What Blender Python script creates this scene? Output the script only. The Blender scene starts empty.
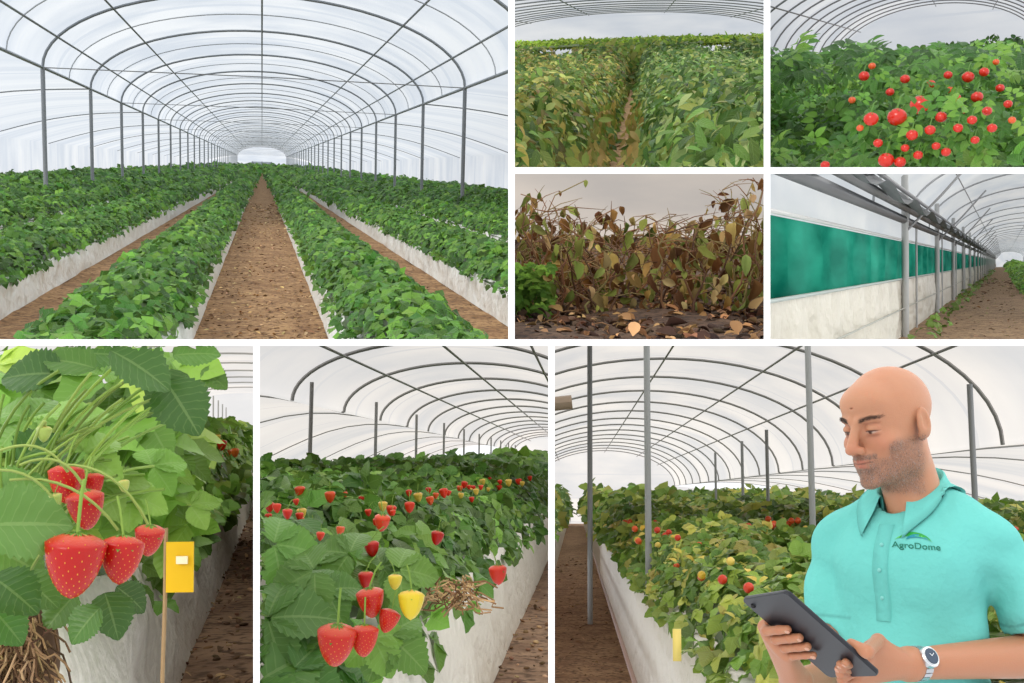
import bpy, bmesh, math, random
import numpy as np
from mathutils import Vector
rng=np.random.default_rng(7); random.seed(7)
LENS=40.0; F=LENS/36*1024; D0=1.9
sc=bpy.context.scene
sc.view_settings.view_transform='Standard'
def lin(c):
    c=np.asarray(c,float)/255.0
    return np.where(c<=0.04045,c/12.92,((c+0.055)/1.055)**2.4)
def nrm(a):
    return a/np.maximum(np.linalg.norm(a,axis=-1,keepdims=True),1e-9)
def ray(px,py): return np.array([(px-512)/F,1.0,-(py-341.5)/F])
class Panel:
    def __init__(s,rect,vp,sc_):
        s.rect=rect; s.vp=vp; s.s=sc_
        s.Vv=nrm(ray(*vp)); s.Uu=nrm(np.cross(s.Vv,[0,0,1.0])); s.Ww=np.cross(s.Uu,s.Vv)
        s.M=np.stack([s.Uu,s.Vv,s.Ww],0)
    def world(s,P): return s.s*(np.asarray(P)@s.M)
    def loc(s,px,py,v):
        r=ray(px,py); a,b,c=r@s.Uu,r@s.Vv,r@s.Ww
        return np.array([a/b*v,v,c/b*v])
    def lim(s,m):
        x0,y0,x1,y1=s.rect
        return (x0-m if x0>0 else -70, y0-m if y0>0 else -60, x1+m if x1<1020 else 1094, y1+m if y1<680 else 745)
    def vis(s,P,m=12):
        w=s.world(P); y=np.maximum(w[:,1],1e-3)
        px=512+F*w[:,0]/y; py=341.5-F*w[:,2]/y
        a,b,c,d=s.lim(m)
        return (px>a)&(px<c)&(py>b)&(py<d)&(w[:,1]>D0*1.005)
# ---------------- mesh builder
class MB:
    def __init__(s): s.V=[];s.Q=[];s.U=[];s.C=[];s.M=[];s.n=0
    def add(s,V,Q,U=None,C=(.5,.5,.5),m=0):
        V=np.asarray(V,float);Q=np.asarray(Q,int)
        if U is None: U=V[:,:2]
        C=np.asarray(C,float)
        if C.ndim==1: C=np.tile(C,(len(V),1))
        s.V.append(V);s.Q.append(Q+s.n);s.U.append(U);s.C.append(C);s.M.append(np.full(len(Q),m));s.n+=len(V)
    def inst(s,T,P,R,S,C,m=0):
        V,Q,U=T;N=len(P)
        if N==0:return
        S=np.asarray(S,float)
        if S.ndim==0:S=np.full(N,S)
        if S.ndim==1:S=np.repeat(S[:,None],3,1)
        W=np.einsum('nij,nkj->nki',R,V[None]*S[:,None,:])+P[:,None,:]
        k=len(V)
        QQ=(Q[None]+(np.arange(N)*k)[:,None,None]).reshape(-1,4)
        C=np.asarray(C,float)
        if C.ndim==1:C=np.tile(C,(N,1))
        s.add(W.reshape(-1,3),QQ,np.tile(U,(N,1)),np.repeat(C,k,0),m)
    def build(s,name,mats,pan=None,clip='cull',smooth=True,parent=None):
        if not s.V: return None
        V=np.concatenate(s.V);Q=np.concatenate(s.Q);U=np.concatenate(s.U);C=np.concatenate(s.C);M=np.concatenate(s.M)
        if pan is not None:
            V=pan.world(V)
            if clip=='cull':
                y=np.maximum(V[:,1],1e-3);px=512+F*V[:,0]/y;py=341.5-F*V[:,2]/y
                a,b,c,d=pan.lim(2)
                ok=(px>a)&(px<c)&(py>b)&(py<d)&(V[:,1]>D0*1.003)
                k=ok[Q].all(1);Q=Q[k];M=M[k]
        used=np.zeros(len(V),bool);used[Q.ravel()]=True
        mp=np.cumsum(used)-1;V=V[used];U=U[used];C=C[used];Q=mp[Q]
        if len(Q)==0: return None
        me=bpy.data.meshes.new(name)
        me.vertices.add(len(V));me.vertices.foreach_set('co',V.astype(np.float32).ravel())
        me.loops.add(len(Q)*4);me.loops.foreach_set('vertex_index',Q.astype(np.int32).ravel())
        me.polygons.add(len(Q));me.polygons.foreach_set('loop_start',(np.arange(len(Q))*4).astype(np.int32))
        try: me.polygons.foreach_set('loop_total',np.full(len(Q),4,np.int32))
        except Exception: pass
        me.polygons.foreach_set('material_index',M.astype(np.int32))
        me.polygons.foreach_set('use_smooth',np.full(len(Q),smooth))
        uv=me.uv_layers.new(name='UVMap');uv.data.foreach_set('uv',U[Q.ravel()].astype(np.float32).ravel())
        ca=me.color_attributes.new('Col','FLOAT_COLOR','POINT')
        ca.data.foreach_set('color',np.concatenate([C,np.ones((len(C),1))],1).astype(np.float32).ravel())
        me.update(calc_edges=True);me.validate()
        if pan is not None and clip=='bisect':
            bm=bmesh.new();bm.from_mesh(me)
            a,b,c,d=pan.lim(2)
            for n in [np.cross(ray(a,300),[0,0,1.]),-np.cross(ray(c,300),[0,0,1.]),-np.cross([1.,0,0],ray(500,b)),np.cross([1.,0,0],ray(500,d))]:
                n=nrm(n)
                ctr=ray((pan.rect[0]+pan.rect[2])/2,(pan.rect[1]+pan.rect[3])/2)
                if n@ctr>0:n=-n
                bmesh.ops.bisect_plane(bm,geom=bm.verts[:]+bm.edges[:]+bm.faces[:],plane_co=(0,0,0),plane_no=tuple(n),clear_outer=True)
            bmesh.ops.bisect_plane(bm,geom=bm.verts[:]+bm.edges[:]+bm.faces[:],plane_co=(0,D0*1.003,0),plane_no=(0,-1,0),clear_outer=True)
            bm.to_mesh(me);bm.free()
        if len(me.polygons)==0: return None
        ob=bpy.data.objects.new(name,me);sc.collection.objects.link(ob)
        for m in mats: me.materials.append(m)
        if parent: ob.parent=parent
        return ob
def empty(name):
    e=bpy.data.objects.new(name,None);sc.collection.objects.link(e);return e
def gridq(a,b):
    i,j=np.meshgrid(np.arange(a-1),np.arange(b-1),indexing='ij')
    k=(i*b+j).ravel();return np.stack([k,k+b,k+b+1,k+1],1)
def grid(A):
    a,b=A.shape[:2];return A.reshape(-1,3),gridq(a,b)
def tube(P,r,n=6):
    P=np.asarray(P,float);m=len(P);T=np.gradient(P,axis=0);T=nrm(T)
    ref=np.array([0,0,1.0]) if abs(T[:,2]).mean()<.8 else np.array([1.0,0.1,0])
    X=nrm(np.cross(T,ref));Y=np.cross(X,T)
    r=np.full(m,r) if np.isscalar(r) else np.asarray(r)
    a=np.linspace(0,2*np.pi,n+1)
    A=P[:,None]+r[:,None,None]*(np.cos(a)[None,:,None]*X[:,None]+np.sin(a)[None,:,None]*Y[:,None])
    return grid(A)
def box(c,h,R=None):
    c=np.array(c,float);h=np.array(h,float)
    s=np.array([[x,y,z] for x in(-1,1) for y in(-1,1) for z in(-1,1)],float)*h
    if R is not None:s=s@np.asarray(R)
    return s+c,np.array([[0,1,3,2],[4,6,7,5],[0,4,5,1],[2,3,7,6],[0,2,6,4],[1,5,7,3]])
def ellips(n=10,m=8):
    t=np.linspace(0.02,np.pi-.02,m);a=np.linspace(0,2*np.pi,n+1)
    A=np.stack([np.sin(t)[:,None]*np.cos(a),np.sin(t)[:,None]*np.sin(a),np.cos(t)[:,None]*np.ones_like(a)],-1)
    V,Q=grid(A);return V,Q[:,::-1],V[:,:2]*0.2
# ---------------- templates
def leaf(nx=2,ny=3,w=.38,fold=.35,droop=.25,serr=0.,wav=0.,a=.8):
    t=np.linspace(0,1,ny+1);s=np.linspace(-1,1,nx+1)
    hw=w*np.maximum(np.sin(np.pi*np.clip(t,0,1)**a),0)**.75+.012
    if serr: hw=hw*(1+serr*np.where(np.arange(ny+1)%2==0,-1,1))
    X=s[None]*hw[:,None];Y=t[:,None]+0*X
    Z=-droop*t[:,None]**2+fold*np.abs(s)[None]*hw[:,None]-.3*fold*(np.abs(s)[None]**3)*hw[:,None]+wav*np.cos(24*(t[:,None]-.35*np.abs(s)[None]))*np.abs(s)[None]
    V,Q=grid(np.stack([X,Y,Z],-1));U=np.stack([np.tile(s,ny+1),np.repeat(t,nx+1)],1)
    return V,Q[:,::-1],U
def rotz(a):
    c,s=np.cos(a),np.sin(a);return np.array([[c,-s,0],[s,c,0],[0,0,1.]])
def rotx(a):
    c,s=np.cos(a),np.sin(a);return np.array([[1,0,0],[0,c,-s],[0,s,c]])
def join(Ts):
    V=[];Q=[];U=[];n=0
    for v,q,u in Ts: V.append(v);Q.append(q+n);U.append(u);n+=len(v)
    return np.concatenate(V),np.concatenate(Q),np.concatenate(U)
def tri(**k):
    L=leaf(**k);o=[]
    for a,sz in((0,1),(1.35,.88),(-1.35,.88)):
        V=(L[0]*sz)@rotx(-.15).T@rotz(a).T+np.array([-.05*np.sin(a),.05*np.cos(a),0]);o.append((V,L[1],L[2]))
    return join(o)
TRI_LO=tri(nx=2,ny=2,w=.42)
TRI_MID=tri(nx=2,ny=6,w=.42,serr=.10,droop=.3)
TRI_HD=tri(nx=6,ny=20,w=.44,serr=.075,droop=.28,wav=.016,fold=.35,a=.85)
LEAF_P=leaf(nx=2,ny=4,w=.2,fold=.45,droop=.35,a=.75)
LEAF_O=leaf(nx=2,ny=4,w=.3,fold=.5,droop=.3,a=.8)
LEAF_HD=leaf(nx=8,ny=24,w=.45,serr=.07,droop=.22,wav=.014,fold=.3,a=.85)
ELL=ellips(8,6)
def berryT(n=14,m=12):
    t=np.linspace(0,1,m);r=.52*(np.minimum(1,(t/.16+.02))**.55)*np.maximum(1-t**2.1,0.0008)**.62
    a=np.linspace(0,2*np.pi,n+1)
    A=np.stack([r[:,None]*np.cos(a),r[:,None]*np.sin(a),(-1.15*t)[:,None]+0*a],-1)
    V,Q=grid(A);return V,Q[:,::-1],V[:,:2]*.2
BERRY=berryT();BERRYH=berryT(32,26)
def basis(n,d):
    n=nrm(n);y=nrm(d-(d*n).sum(-1,keepdims=True)*n);x=np.cross(y,n);return np.stack([x,y,n],-1)
def rbasis(N,n=None):
    if n is None:n=rng.normal(size=(N,3))
    return basis(n,rng.normal(size=(N,3)))
def pick(pal,N,j=.12):
    P=lin(np.array(pal));c=P[rng.integers(0,len(P),N)];return np.clip(c*(1+rng.normal(0,j,(N,1)))*(1+rng.normal(0,j*.3,(N,3))),0.002,1)
# ---------------- materials
def newmat(n):
    m=bpy.data.materials.new(n);m.use_nodes=True;nt=m.node_tree
    for x in list(nt.nodes):nt.nodes.remove(x)
    return m,nt,nt.nodes.new('ShaderNodeOutputMaterial')
def attrcol(nt):
    a=nt.nodes.new('ShaderNodeAttribute');a.attribute_name='Col';return a.outputs['Color']
def mathn(nt,op,a,b=None,c=None):
    n=nt.nodes.new('ShaderNodeMath');n.operation=op
    for i,x in enumerate((a,b,c)):
        if x is None:continue
        if hasattr(x,'links'):nt.links.new(x,n.inputs[i])
        else:n.inputs[i].default_value=x
    return n.outputs[0]
def mix(nt,f,a,b,bt='MIX'):
    n=nt.nodes.new('ShaderNodeMix');n.data_type='RGBA';n.blend_type=bt
    for k,x in ((0,f),(6,a),(7,b)):
        if hasattr(x,'links'):nt.links.new(x,n.inputs[k])
        elif k==0:n.inputs[0].default_value=x
        else:n.inputs[k].default_value=(*x,1)
    return n.outputs[2]
def noise(nt,scale,detail=4,vec=None):
    n=nt.nodes.new('ShaderNodeTexNoise');n.inputs['Scale'].default_value=scale;n.inputs['Detail'].default_value=detail
    if vec is not None:nt.links.new(vec,n.inputs['Vector'])
    return n.outputs['Fac']
def bump(nt,h,st,dist=.01):
    b=nt.nodes.new('ShaderNodeBump');b.inputs['Strength'].default_value=st;b.inputs['Distance'].default_value=dist
    nt.links.new(h,b.inputs['Height']);return b.outputs[0]
def geo(nt):
    return nt.nodes.new('ShaderNodeNewGeometry')
def mat_leaf(name='leaf_green',gain=(1.6,1.5,1.1),tr=.22,bs=.4):
    m,nt,o=newmat(name);L=nt.links.new
    uv=nt.nodes.new('ShaderNodeUVMap');sp=nt.nodes.new('ShaderNodeSeparateXYZ');L(uv.outputs[0],sp.inputs[0])
    au=mathn(nt,'ABSOLUTE',sp.outputs[0])
    v=mathn(nt,'SUBTRACT',sp.outputs[1],mathn(nt,'MULTIPLY',au,.22))
    fr=mathn(nt,'FRACT',mathn(nt,'MULTIPLY',v,8.0))
    d=mathn(nt,'ABSOLUTE',mathn(nt,'SUBTRACT',fr,.5))
    vein=mathn(nt,'LESS_THAN',d,.06);mid=mathn(nt,'LESS_THAN',au,.05)
    vn=mathn(nt,'MAXIMUM',mathn(nt,'MULTIPLY',vein,.55),mid)
    c=mix(nt,1.0,attrcol(nt),gain,'MULTIPLY');g=geo(nt)
    c1=mix(nt,mathn(nt,'MULTIPLY',vn,.22),c,(.36,.5,.18))
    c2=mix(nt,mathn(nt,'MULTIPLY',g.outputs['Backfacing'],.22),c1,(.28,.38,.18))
    p=nt.nodes.new('ShaderNodeBsdfPrincipled');p.inputs['Roughness'].default_value=.42
    p.inputs['Specular IOR Level'].default_value=.4
    L(c2,p.inputs['Base Color']);L(bump(nt,mathn(nt,'MULTIPLY',d,-1),bs,.005),p.inputs['Normal'])
    t=nt.nodes.new('ShaderNodeBsdfTranslucent');L(mix(nt,.4,c2,(.22,.42,.03),'MIX'),t.inputs[0])
    ms=nt.nodes.new('ShaderNodeMixShader');ms.inputs[0].default_value=tr
    L(p.outputs[0],ms.inputs[1]);L(t.outputs[0],ms.inputs[2]);L(ms.outputs[0],o.inputs[0]);return m
def mat_attr(name,rough=.5,spec=.4,metal=0,bs=None,bst=.3,sss=0,coat=0,bd=.01,mot=0):
    m,nt,o=newmat(name);L=nt.links.new
    p=nt.nodes.new('ShaderNodeBsdfPrincipled');c=attrcol(nt)
    if mot:
        c=mix(nt,mathn(nt,'MULTIPLY',noise(nt,70,5,geo(nt).outputs['Position']),mot),c,(.42,.16,.09))
    L(c,p.inputs['Base Color'])
    p.inputs['Roughness'].default_value=rough;p.inputs['Specular IOR Level'].default_value=spec;p.inputs['Metallic'].default_value=metal
    p.inputs['Coat Weight'].default_value=coat
    if sss:
        p.inputs['Subsurface Weight'].default_value=sss;p.inputs['Subsurface Scale'].default_value=.006
    if bs:
        g=geo(nt);L(bump(nt,noise(nt,bs,4,g.outputs['Position']),bst,bd),p.inputs['Normal'])
    L(p.outputs[0],o.inputs[0]);return m
def mat_soil(name,c1,c2,c3,sc_):
    m,nt,o=newmat(name);L=nt.links.new;g=geo(nt);P=g.outputs['Position']
    n1=noise(nt,2.5*sc_,8,P);n2=noise(nt,14*sc_,6,P)
    r=nt.nodes.new('ShaderNodeValToRGB');L(n1,r.inputs[0])
    e=r.color_ramp.elements;e[0].position=.35;e[0].color=(*lin(c1),1);e[1].position=.65;e[1].color=(*lin(c2),1)
    r2=nt.nodes.new('ShaderNodeValToRGB');L(n2,r2.inputs[0]);r2.color_ramp.elements[0].position=.5;r2.color_ramp.elements[1].position=.62
    c=mix(nt,r2.outputs[0],r.outputs[0],tuple(lin(c3)))
    p=nt.nodes.new('ShaderNodeBsdfPrincipled');p.inputs['Roughness'].default_value=.95;L(c,p.inputs['Base Color'])
    L(bump(nt,mathn(nt,'ADD',n2,n1),.6,.05/sc_),p.inputs['Normal']);L(p.outputs[0],o.inputs[0]);return m
def mat_glow_film(name,col,em,uvs=(1,1),dark=.82,alb=.6,seam=0):  # film glows by emission, standing in for daylight coming through it
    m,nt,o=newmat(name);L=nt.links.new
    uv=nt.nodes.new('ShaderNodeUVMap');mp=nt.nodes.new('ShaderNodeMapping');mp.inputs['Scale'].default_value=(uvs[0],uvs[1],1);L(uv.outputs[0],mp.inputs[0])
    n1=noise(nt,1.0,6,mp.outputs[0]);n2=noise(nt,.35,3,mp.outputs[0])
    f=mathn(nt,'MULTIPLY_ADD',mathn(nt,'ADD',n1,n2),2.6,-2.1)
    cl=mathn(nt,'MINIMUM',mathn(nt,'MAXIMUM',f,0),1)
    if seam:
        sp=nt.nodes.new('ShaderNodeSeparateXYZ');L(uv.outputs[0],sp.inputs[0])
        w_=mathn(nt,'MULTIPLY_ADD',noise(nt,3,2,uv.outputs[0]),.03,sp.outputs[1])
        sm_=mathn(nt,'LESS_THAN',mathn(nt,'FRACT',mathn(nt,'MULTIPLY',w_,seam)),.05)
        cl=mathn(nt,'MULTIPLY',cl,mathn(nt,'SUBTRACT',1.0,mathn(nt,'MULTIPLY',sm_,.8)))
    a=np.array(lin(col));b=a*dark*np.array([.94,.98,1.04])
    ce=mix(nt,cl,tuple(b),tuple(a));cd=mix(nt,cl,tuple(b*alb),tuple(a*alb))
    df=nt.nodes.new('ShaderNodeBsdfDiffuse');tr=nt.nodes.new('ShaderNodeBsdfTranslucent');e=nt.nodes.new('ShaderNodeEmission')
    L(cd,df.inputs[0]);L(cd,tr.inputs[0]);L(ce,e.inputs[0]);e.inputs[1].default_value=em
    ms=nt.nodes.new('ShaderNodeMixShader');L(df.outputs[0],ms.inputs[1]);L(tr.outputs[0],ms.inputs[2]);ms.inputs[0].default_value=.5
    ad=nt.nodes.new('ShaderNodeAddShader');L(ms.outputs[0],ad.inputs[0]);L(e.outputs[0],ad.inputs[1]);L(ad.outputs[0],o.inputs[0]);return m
LEAF=mat_leaf();LEAFW=mat_leaf('leaf_wilting',(1.3,1.2,.95));LEAFC=mat_leaf('leaf_strawberry',(1.0,.97,.76),.16,.25)
BERRYM=mat_attr('strawberry_skin',.34,.35,bs=220,bst=.25,bd=.004,coat=.08)
STEM=mat_attr('stem',.6,.3)
DRY=mat_attr('dry_leaf',.8,.2)
STEEL=mat_attr('galvanised_steel',.5,.5)
BEDF=mat_attr('bed_plastic',.5,.4,bs=9,bst=.9,bd=.05)
PLAST=mat_attr('plastic',.4,.4)
# ---------------- white panel borders, built as added dividers between the dioramas
def divider(mb,pA,pB,thick_px=6.4,d1=D0,d2=D0*2.3):
    a=ray(*pA);b=ray(*pB);n=nrm(np.cross(a,b));t=thick_px*D0/F/2
    V=np.array([d*p+sg*n*t for d in(d1,d2) for p in(a,b) for sg in(-1,1)])
    mb.add(V,[[0,1,3,2],[4,6,7,5],[0,4,5,1],[2,3,7,6],[0,2,6,4],[1,5,7,3]],C=(.9,.9,.9))
mb=MB()
divider(mb,(-90,342.5),(1114,342.5));divider(mb,(511.5,342.5),(511.5,-80));divider(mb,(511.5,170.5),(1114,170.5))
divider(mb,(767,342.5),(767,-80));divider(mb,(256.5,342.5),(256.5,765));divider(mb,(551.5,342.5),(551.5,765))
m,nt,o=newmat('white_border');p=nt.nodes.new('ShaderNodeBsdfPrincipled')
nn=noise(nt,30,3,geo(nt).outputs['Position']);nt.links.new(mix(nt,nn,(.92,.92,.92),(.96,.96,.96)),p.inputs[0]);p.inputs['Roughness'].default_value=.6
nt.links.new(p.outputs[0],o.inputs[0])
mb.build('panel_border_dividers',[m],smooth=False)
# ---------------- generic greenhouse pieces
GREY=lin((186,188,190))
def tunnel(pan,uc,hw,eave,apex,gw,hoops,v0,v1,filmmat,r=.05,purl=(0,),posts=(),postr=None,side=None,name='polytunnel_greenhouse',endwall=True,col=GREY,pcol=None,postv=None,leftwall=True,rightwall=True,p=1.0,sidehoop=True):
    par=empty(name)
    a=np.linspace(0,np.pi,33)
    def arc(o=0):
        x=uc-(hw+o)*np.cos(a);w=eave+(apex-eave+o)*np.sin(a)**p
        return x,w
    x,w=arc()
    mb=MB()
    for k_,v in enumerate(hoops):
        P=np.stack([x,np.full(33,v),w],1);V,Q=tube(P,r,6);mb.add(V,Q,C=col)
        if side and sidehoop and k_%2==0:
            for sg in(-1,1):
                tt=np.linspace(0,1,10);xs=uc+sg*(hw+(side[0]-hw)*tt);ws=eave+(side[1]-eave)*tt+.5*np.sin(tt*np.pi)
                V,Q=tube(np.stack([xs,np.full(10,v),ws],1),r*.6,6);mb.add(V,Q,C=col)
    for ang in purl:
        xx=uc+(hw-.05)*math.sin(ang);ww=eave+(apex-eave-.05)*max(math.cos(ang),0)**p
        vv=np.geomspace(v0,v1,14);V,Q=tube(np.stack([np.full(14,xx),vv,np.full(14,ww)],1),r*.7,6);mb.add(V,Q,C=col)
    mb.build('arch_hoops',[STEEL],pan,'bisect',parent=par)
    mb=MB()
    for (pu,pt) in posts:
        for v in (postv if postv is not None else hoops):
            V,Q=tube([[pu,v,gw],[pu,v,(gw+pt)/2],[pu,v,pt]],postr or r*1.2,8);mb.add(V,Q,C=pcol if pcol is not None else col)
    mb.build('posts',[STEEL],pan,'bisect',parent=par)
    mb=MB();vv=np.geomspace(v0,v1,40);xo,wo=arc(r*1.5)
    A=np.zeros((40,33,3));A[:,:,0]=xo;A[:,:,1]=vv[:,None];A[:,:,2]=wo
    V,Q=grid(A);mb.add(V,Q,U=np.stack([V[:,0],V[:,1]*.25],1))
    for sg,en in((-1,leftwall),(1,rightwall)):
        if not en: continue
        if side:
            tt=np.linspace(0,1,12);xs=uc+sg*(hw+(side[0]-hw)*tt);ws=eave+r*1.5+(side[1]-eave)*tt+.5*np.sin(tt*np.pi)
            xs=np.append(xs,xs[-1]);ws=np.append(ws,gw)
        else: xs=np.array([uc+sg*hw]*2);ws=np.array([eave,gw])
        A=np.zeros((40,len(xs),3));A[:,:,0]=xs;A[:,:,1]=vv[:,None];A[:,:,2]=ws;V,Q=grid(A);mb.add(V,Q,U=np.stack([V[:,2]*.7,V[:,1]*.25],1))
    if endwall:
        A=np.zeros((9,33,3));
        for i,t in enumerate(np.linspace(0,1,9)): A[i,:,0]=xo;A[i,:,1]=v1;A[i,:,2]=gw+(wo-gw)*t
        V,Q=grid(A);mb.add(V,Q,U=V[:,[0,2]]*.5)
        if side:
            for sg in(-1,1):
                A=np.zeros((2,2,3));A[:,:,1]=v1;A[0,:,0]=uc+sg*hw;A[1,:,0]=uc+sg*side[0];A[:,0,2]=gw;A[0,1,2]=eave;A[1,1,2]=side[1];V,Q=grid(A);mb.add(V,Q,U=V[:,[0,2]]*.5)
    mb.build('plastic_film',[filmmat],pan,'bisect',parent=par)
    return par
def ground(pan,gw,u0,u1,v0,v1,mat,name='ground',amp=.03):
    vv=np.geomspace(v0,v1,60);uu=np.linspace(u0,u1,60)
    A=np.zeros((60,60,3));A[:,:,0]=uu;A[:,:,1]=vv[:,None];A[:,:,2]=gw+amp*(np.sin(A[:,:,0]*5.1+A[:,:,1]*3)+np.sin(A[:,:,0]*2.3-A[:,:,1]*1.7))*.5
    mb=MB();V,Q=grid(A);mb.add(V,Q);mb.build(name,[mat],pan,'bisect')
def debris(mb,pan,gw,u0,u1,v0,v1,N,size,pal,T=LEAF_P,flat=.3,k=1.6):
    v=v0*(v1/v0)**rng.random(N);P=np.stack([rng.uniform(u0,u1,N),v,np.full(N,gw+.01)],1)
    P=P[pan.vis(P)];N=len(P)
    n=np.stack([rng.normal(0,flat,N),rng.normal(0,flat,N),np.ones(N)],1)
    S=size*rng.uniform(.4,k,N)*np.maximum(1,P[:,1]/v0*.4)
    if T is ELL: S=S[:,None]*np.stack([rng.uniform(.6,1.3,N),rng.uniform(.6,1.3,N),rng.uniform(.3,.6,N)],1)
    mb.inst(T,P,rbasis(N,n),S,pick(pal,N,.2))
def hn(u,v,f=1.0):
    return (np.sin(u*3.1*f+1.7*np.sin(v*1.9*f))+np.sin(v*4.3*f+u*2.1*f+1.1)+.6*np.sin(u*9.1*f-v*7.7*f))/2.6
def canopy(mb,pan,u0,u1,v0,v1,base,height,lpx,lmin,cov,pal,T=TRI_LO,drape=.06,p=2.4,bumpy=.12,tilt=.45,hullcol=(34,58,24),nf=1.0,droopdir=None,zj=.5,area=1.5,hull=True,topf=None):
    hwid=(u1-u0)/2;uc=(u0+u1)/2
    def H(x,u,v):
        h=base+height*np.maximum(1-np.abs(x)**p,0)**.6*(1+bumpy*hn(u,v,nf))
        return h+ (topf(u,v) if topf else 0)
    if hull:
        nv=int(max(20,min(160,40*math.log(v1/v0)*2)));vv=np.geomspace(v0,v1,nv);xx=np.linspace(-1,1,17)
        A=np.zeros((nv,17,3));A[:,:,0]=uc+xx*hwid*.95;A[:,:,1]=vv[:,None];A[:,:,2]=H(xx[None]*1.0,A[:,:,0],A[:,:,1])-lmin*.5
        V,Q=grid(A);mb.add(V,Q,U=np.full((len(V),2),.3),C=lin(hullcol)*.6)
    v=v0
    while v<v1:
        dv=v*.12;l=max(lmin,lpx*(v+dv/2)/F)
        N=int(cov*dv*(u1-u0)/(l*l*area));N=max(N,3)
        x=rng.uniform(-1,1,N)*(1+drape/hwid);vv=rng.uniform(v,min(v+dv,v1),N);u=uc+x*hwid
        z=H(x,u,vv);e=.03;
        sl=(H(x+e,u,vv)-H(x-e,u,vv))/(2*e*hwid)
        over=np.abs(x)>1;z=np.where(over,base-rng.random(N)*drape*1.2,z)
        n=np.stack([np.clip(-sl,-1.2,1.2),-.35*np.ones(N),np.ones(N)],1)+rng.normal(0,tilt,(N,3))
        P=np.stack([u,vv,z+rng.uniform(-.3,zj,N)*l],1)
        k=pan.vis(P);P=P[k];n=n[k]
        if len(P):
            S=l*rng.uniform(.65,1.25,len(P))
            if droopdir is not None:
                d=np.array([0,0,-1.0])+rng.normal(0,droopdir,(len(P),3));n2=np.stack([rng.normal(0,.6,len(P)),-np.ones(len(P)),rng.uniform(.0,.8,len(P))],1)
                R=basis(n2,d)
            else:R=rbasis(len(P),n)
            mb.inst(T,P,R,S,pick(pal,len(P),.22))
        v+=dv
def bed(mb,u0,u1,v0,v1,gw,h,c=(.72,.73,.72),n=None):
    n=n or int(60);vv=np.geomspace(v0,v1,n);prof=np.array([[u0-.03,0],[u0-.01,.35],[u0+.0,.7],[u0+.03,1.0],[u1-.03,1.0],[u1,.7],[u1+.01,.35],[u1+.03,0]])
    A=np.zeros((n,8,3));A[:,:,0]=prof[:,0];A[:,:,1]=vv[:,None];A[:,:,2]=gw+h*prof[:,1]
    A[:,:,0]+=.018*np.sin(vv*9.0)[:,None]*np.sin(prof[:,1]*5)[None];A[:,2:6,2]+=(.02*np.sin(vv*5.0+1))[:,None]
    V,Q=grid(A);mb.add(V,Q,C=c)
def berries(mb,pan,L,v,T=BERRY,seeds=False,col=(176,16,8),calyx=True):
    for b in L:
        px,py,wp=b[:3];vv=b[3] if len(b)>3 and b[3] else v;cc=b[4] if len(b)>4 else col
        c=pan.loc(px,py,vv);s=wp*vv/F
        tilt=np.array([rng.normal(0,.12),rng.normal(0,.12)-.1,1.0]);R=basis(tilt[None],rng.normal(size=(1,3)))
        top=c+R[0][:,2]*s*.58
        V,Q,U=T;W=(V*s)@R[0].T+top
        t=np.clip(-V[:,2]/1.15,0,1);base=lin(cc)[None]*(1+ .0*t[:,None]);pale=lin((215,110,60))
        k=np.clip(1-t/.14,0,1)[:,None]*.5
        mb.add(W,Q,U,C=base*(1-k)+pale*k,m=0)
        if seeds:
            n=150;i=np.arange(n)+.5;tt=.06+.9*(i/n)**.85;an=i*2.39996
            r=.52*(np.minimum(1,(tt/.16+.02))**.55)*np.maximum(1-tt**2.1,0.0008)**.62
            Pn=np.stack([r*np.cos(an),r*np.sin(an),-1.15*tt],1);nn=nrm(np.stack([np.cos(an),np.sin(an),-.2-1.2*np.maximum(tt-.5,0)],1))
            Rs=basis(nn@R[0].T,np.tile(R[0][:,2],(n,1)))
            mb.inst(ELL,(Pn*s)@R[0].T+top,Rs,np.array([[.012,.019,.007]])*s*np.ones((n,1)),lin((210,140,50)),m=1)
        if calyx:
            n=9;an=np.arange(n)*2*np.pi/n+rng.random(n)*.3
            d=np.stack([np.cos(an),np.sin(an),-.25+rng.normal(0,.25,n)],1);nn=np.stack([np.cos(an)*.3,np.sin(an)*.3,np.ones(n)],1)
            Rs=basis(nn@R[0].T,d@R[0].T);mb.inst(LEAF_P if not seeds else leaf(nx=4,ny=8,w=.2,fold=.4,droop=.3),np.tile(top+R[0][:,2]*s*.01,(n,1)),Rs,s*.55*rng.uniform(.8,1.15,n),pick([(86,130,44),(110,150,54)],n),m=2)
            e=top+np.array([rng.normal(0,.3),.35,.9])*s
            V,Q=tube([top,(top+e)/2+np.array([0,0,.15*s]),e],s*.035,6);mb.add(V,Q,C=lin((120,150,60)),m=1)
BM=[BERRYM,STEM,LEAFC]
GREENS=[(62,108,42),(48,92,34),(78,122,46),(94,138,56),(40,80,30),(72,112,50)]
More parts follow.
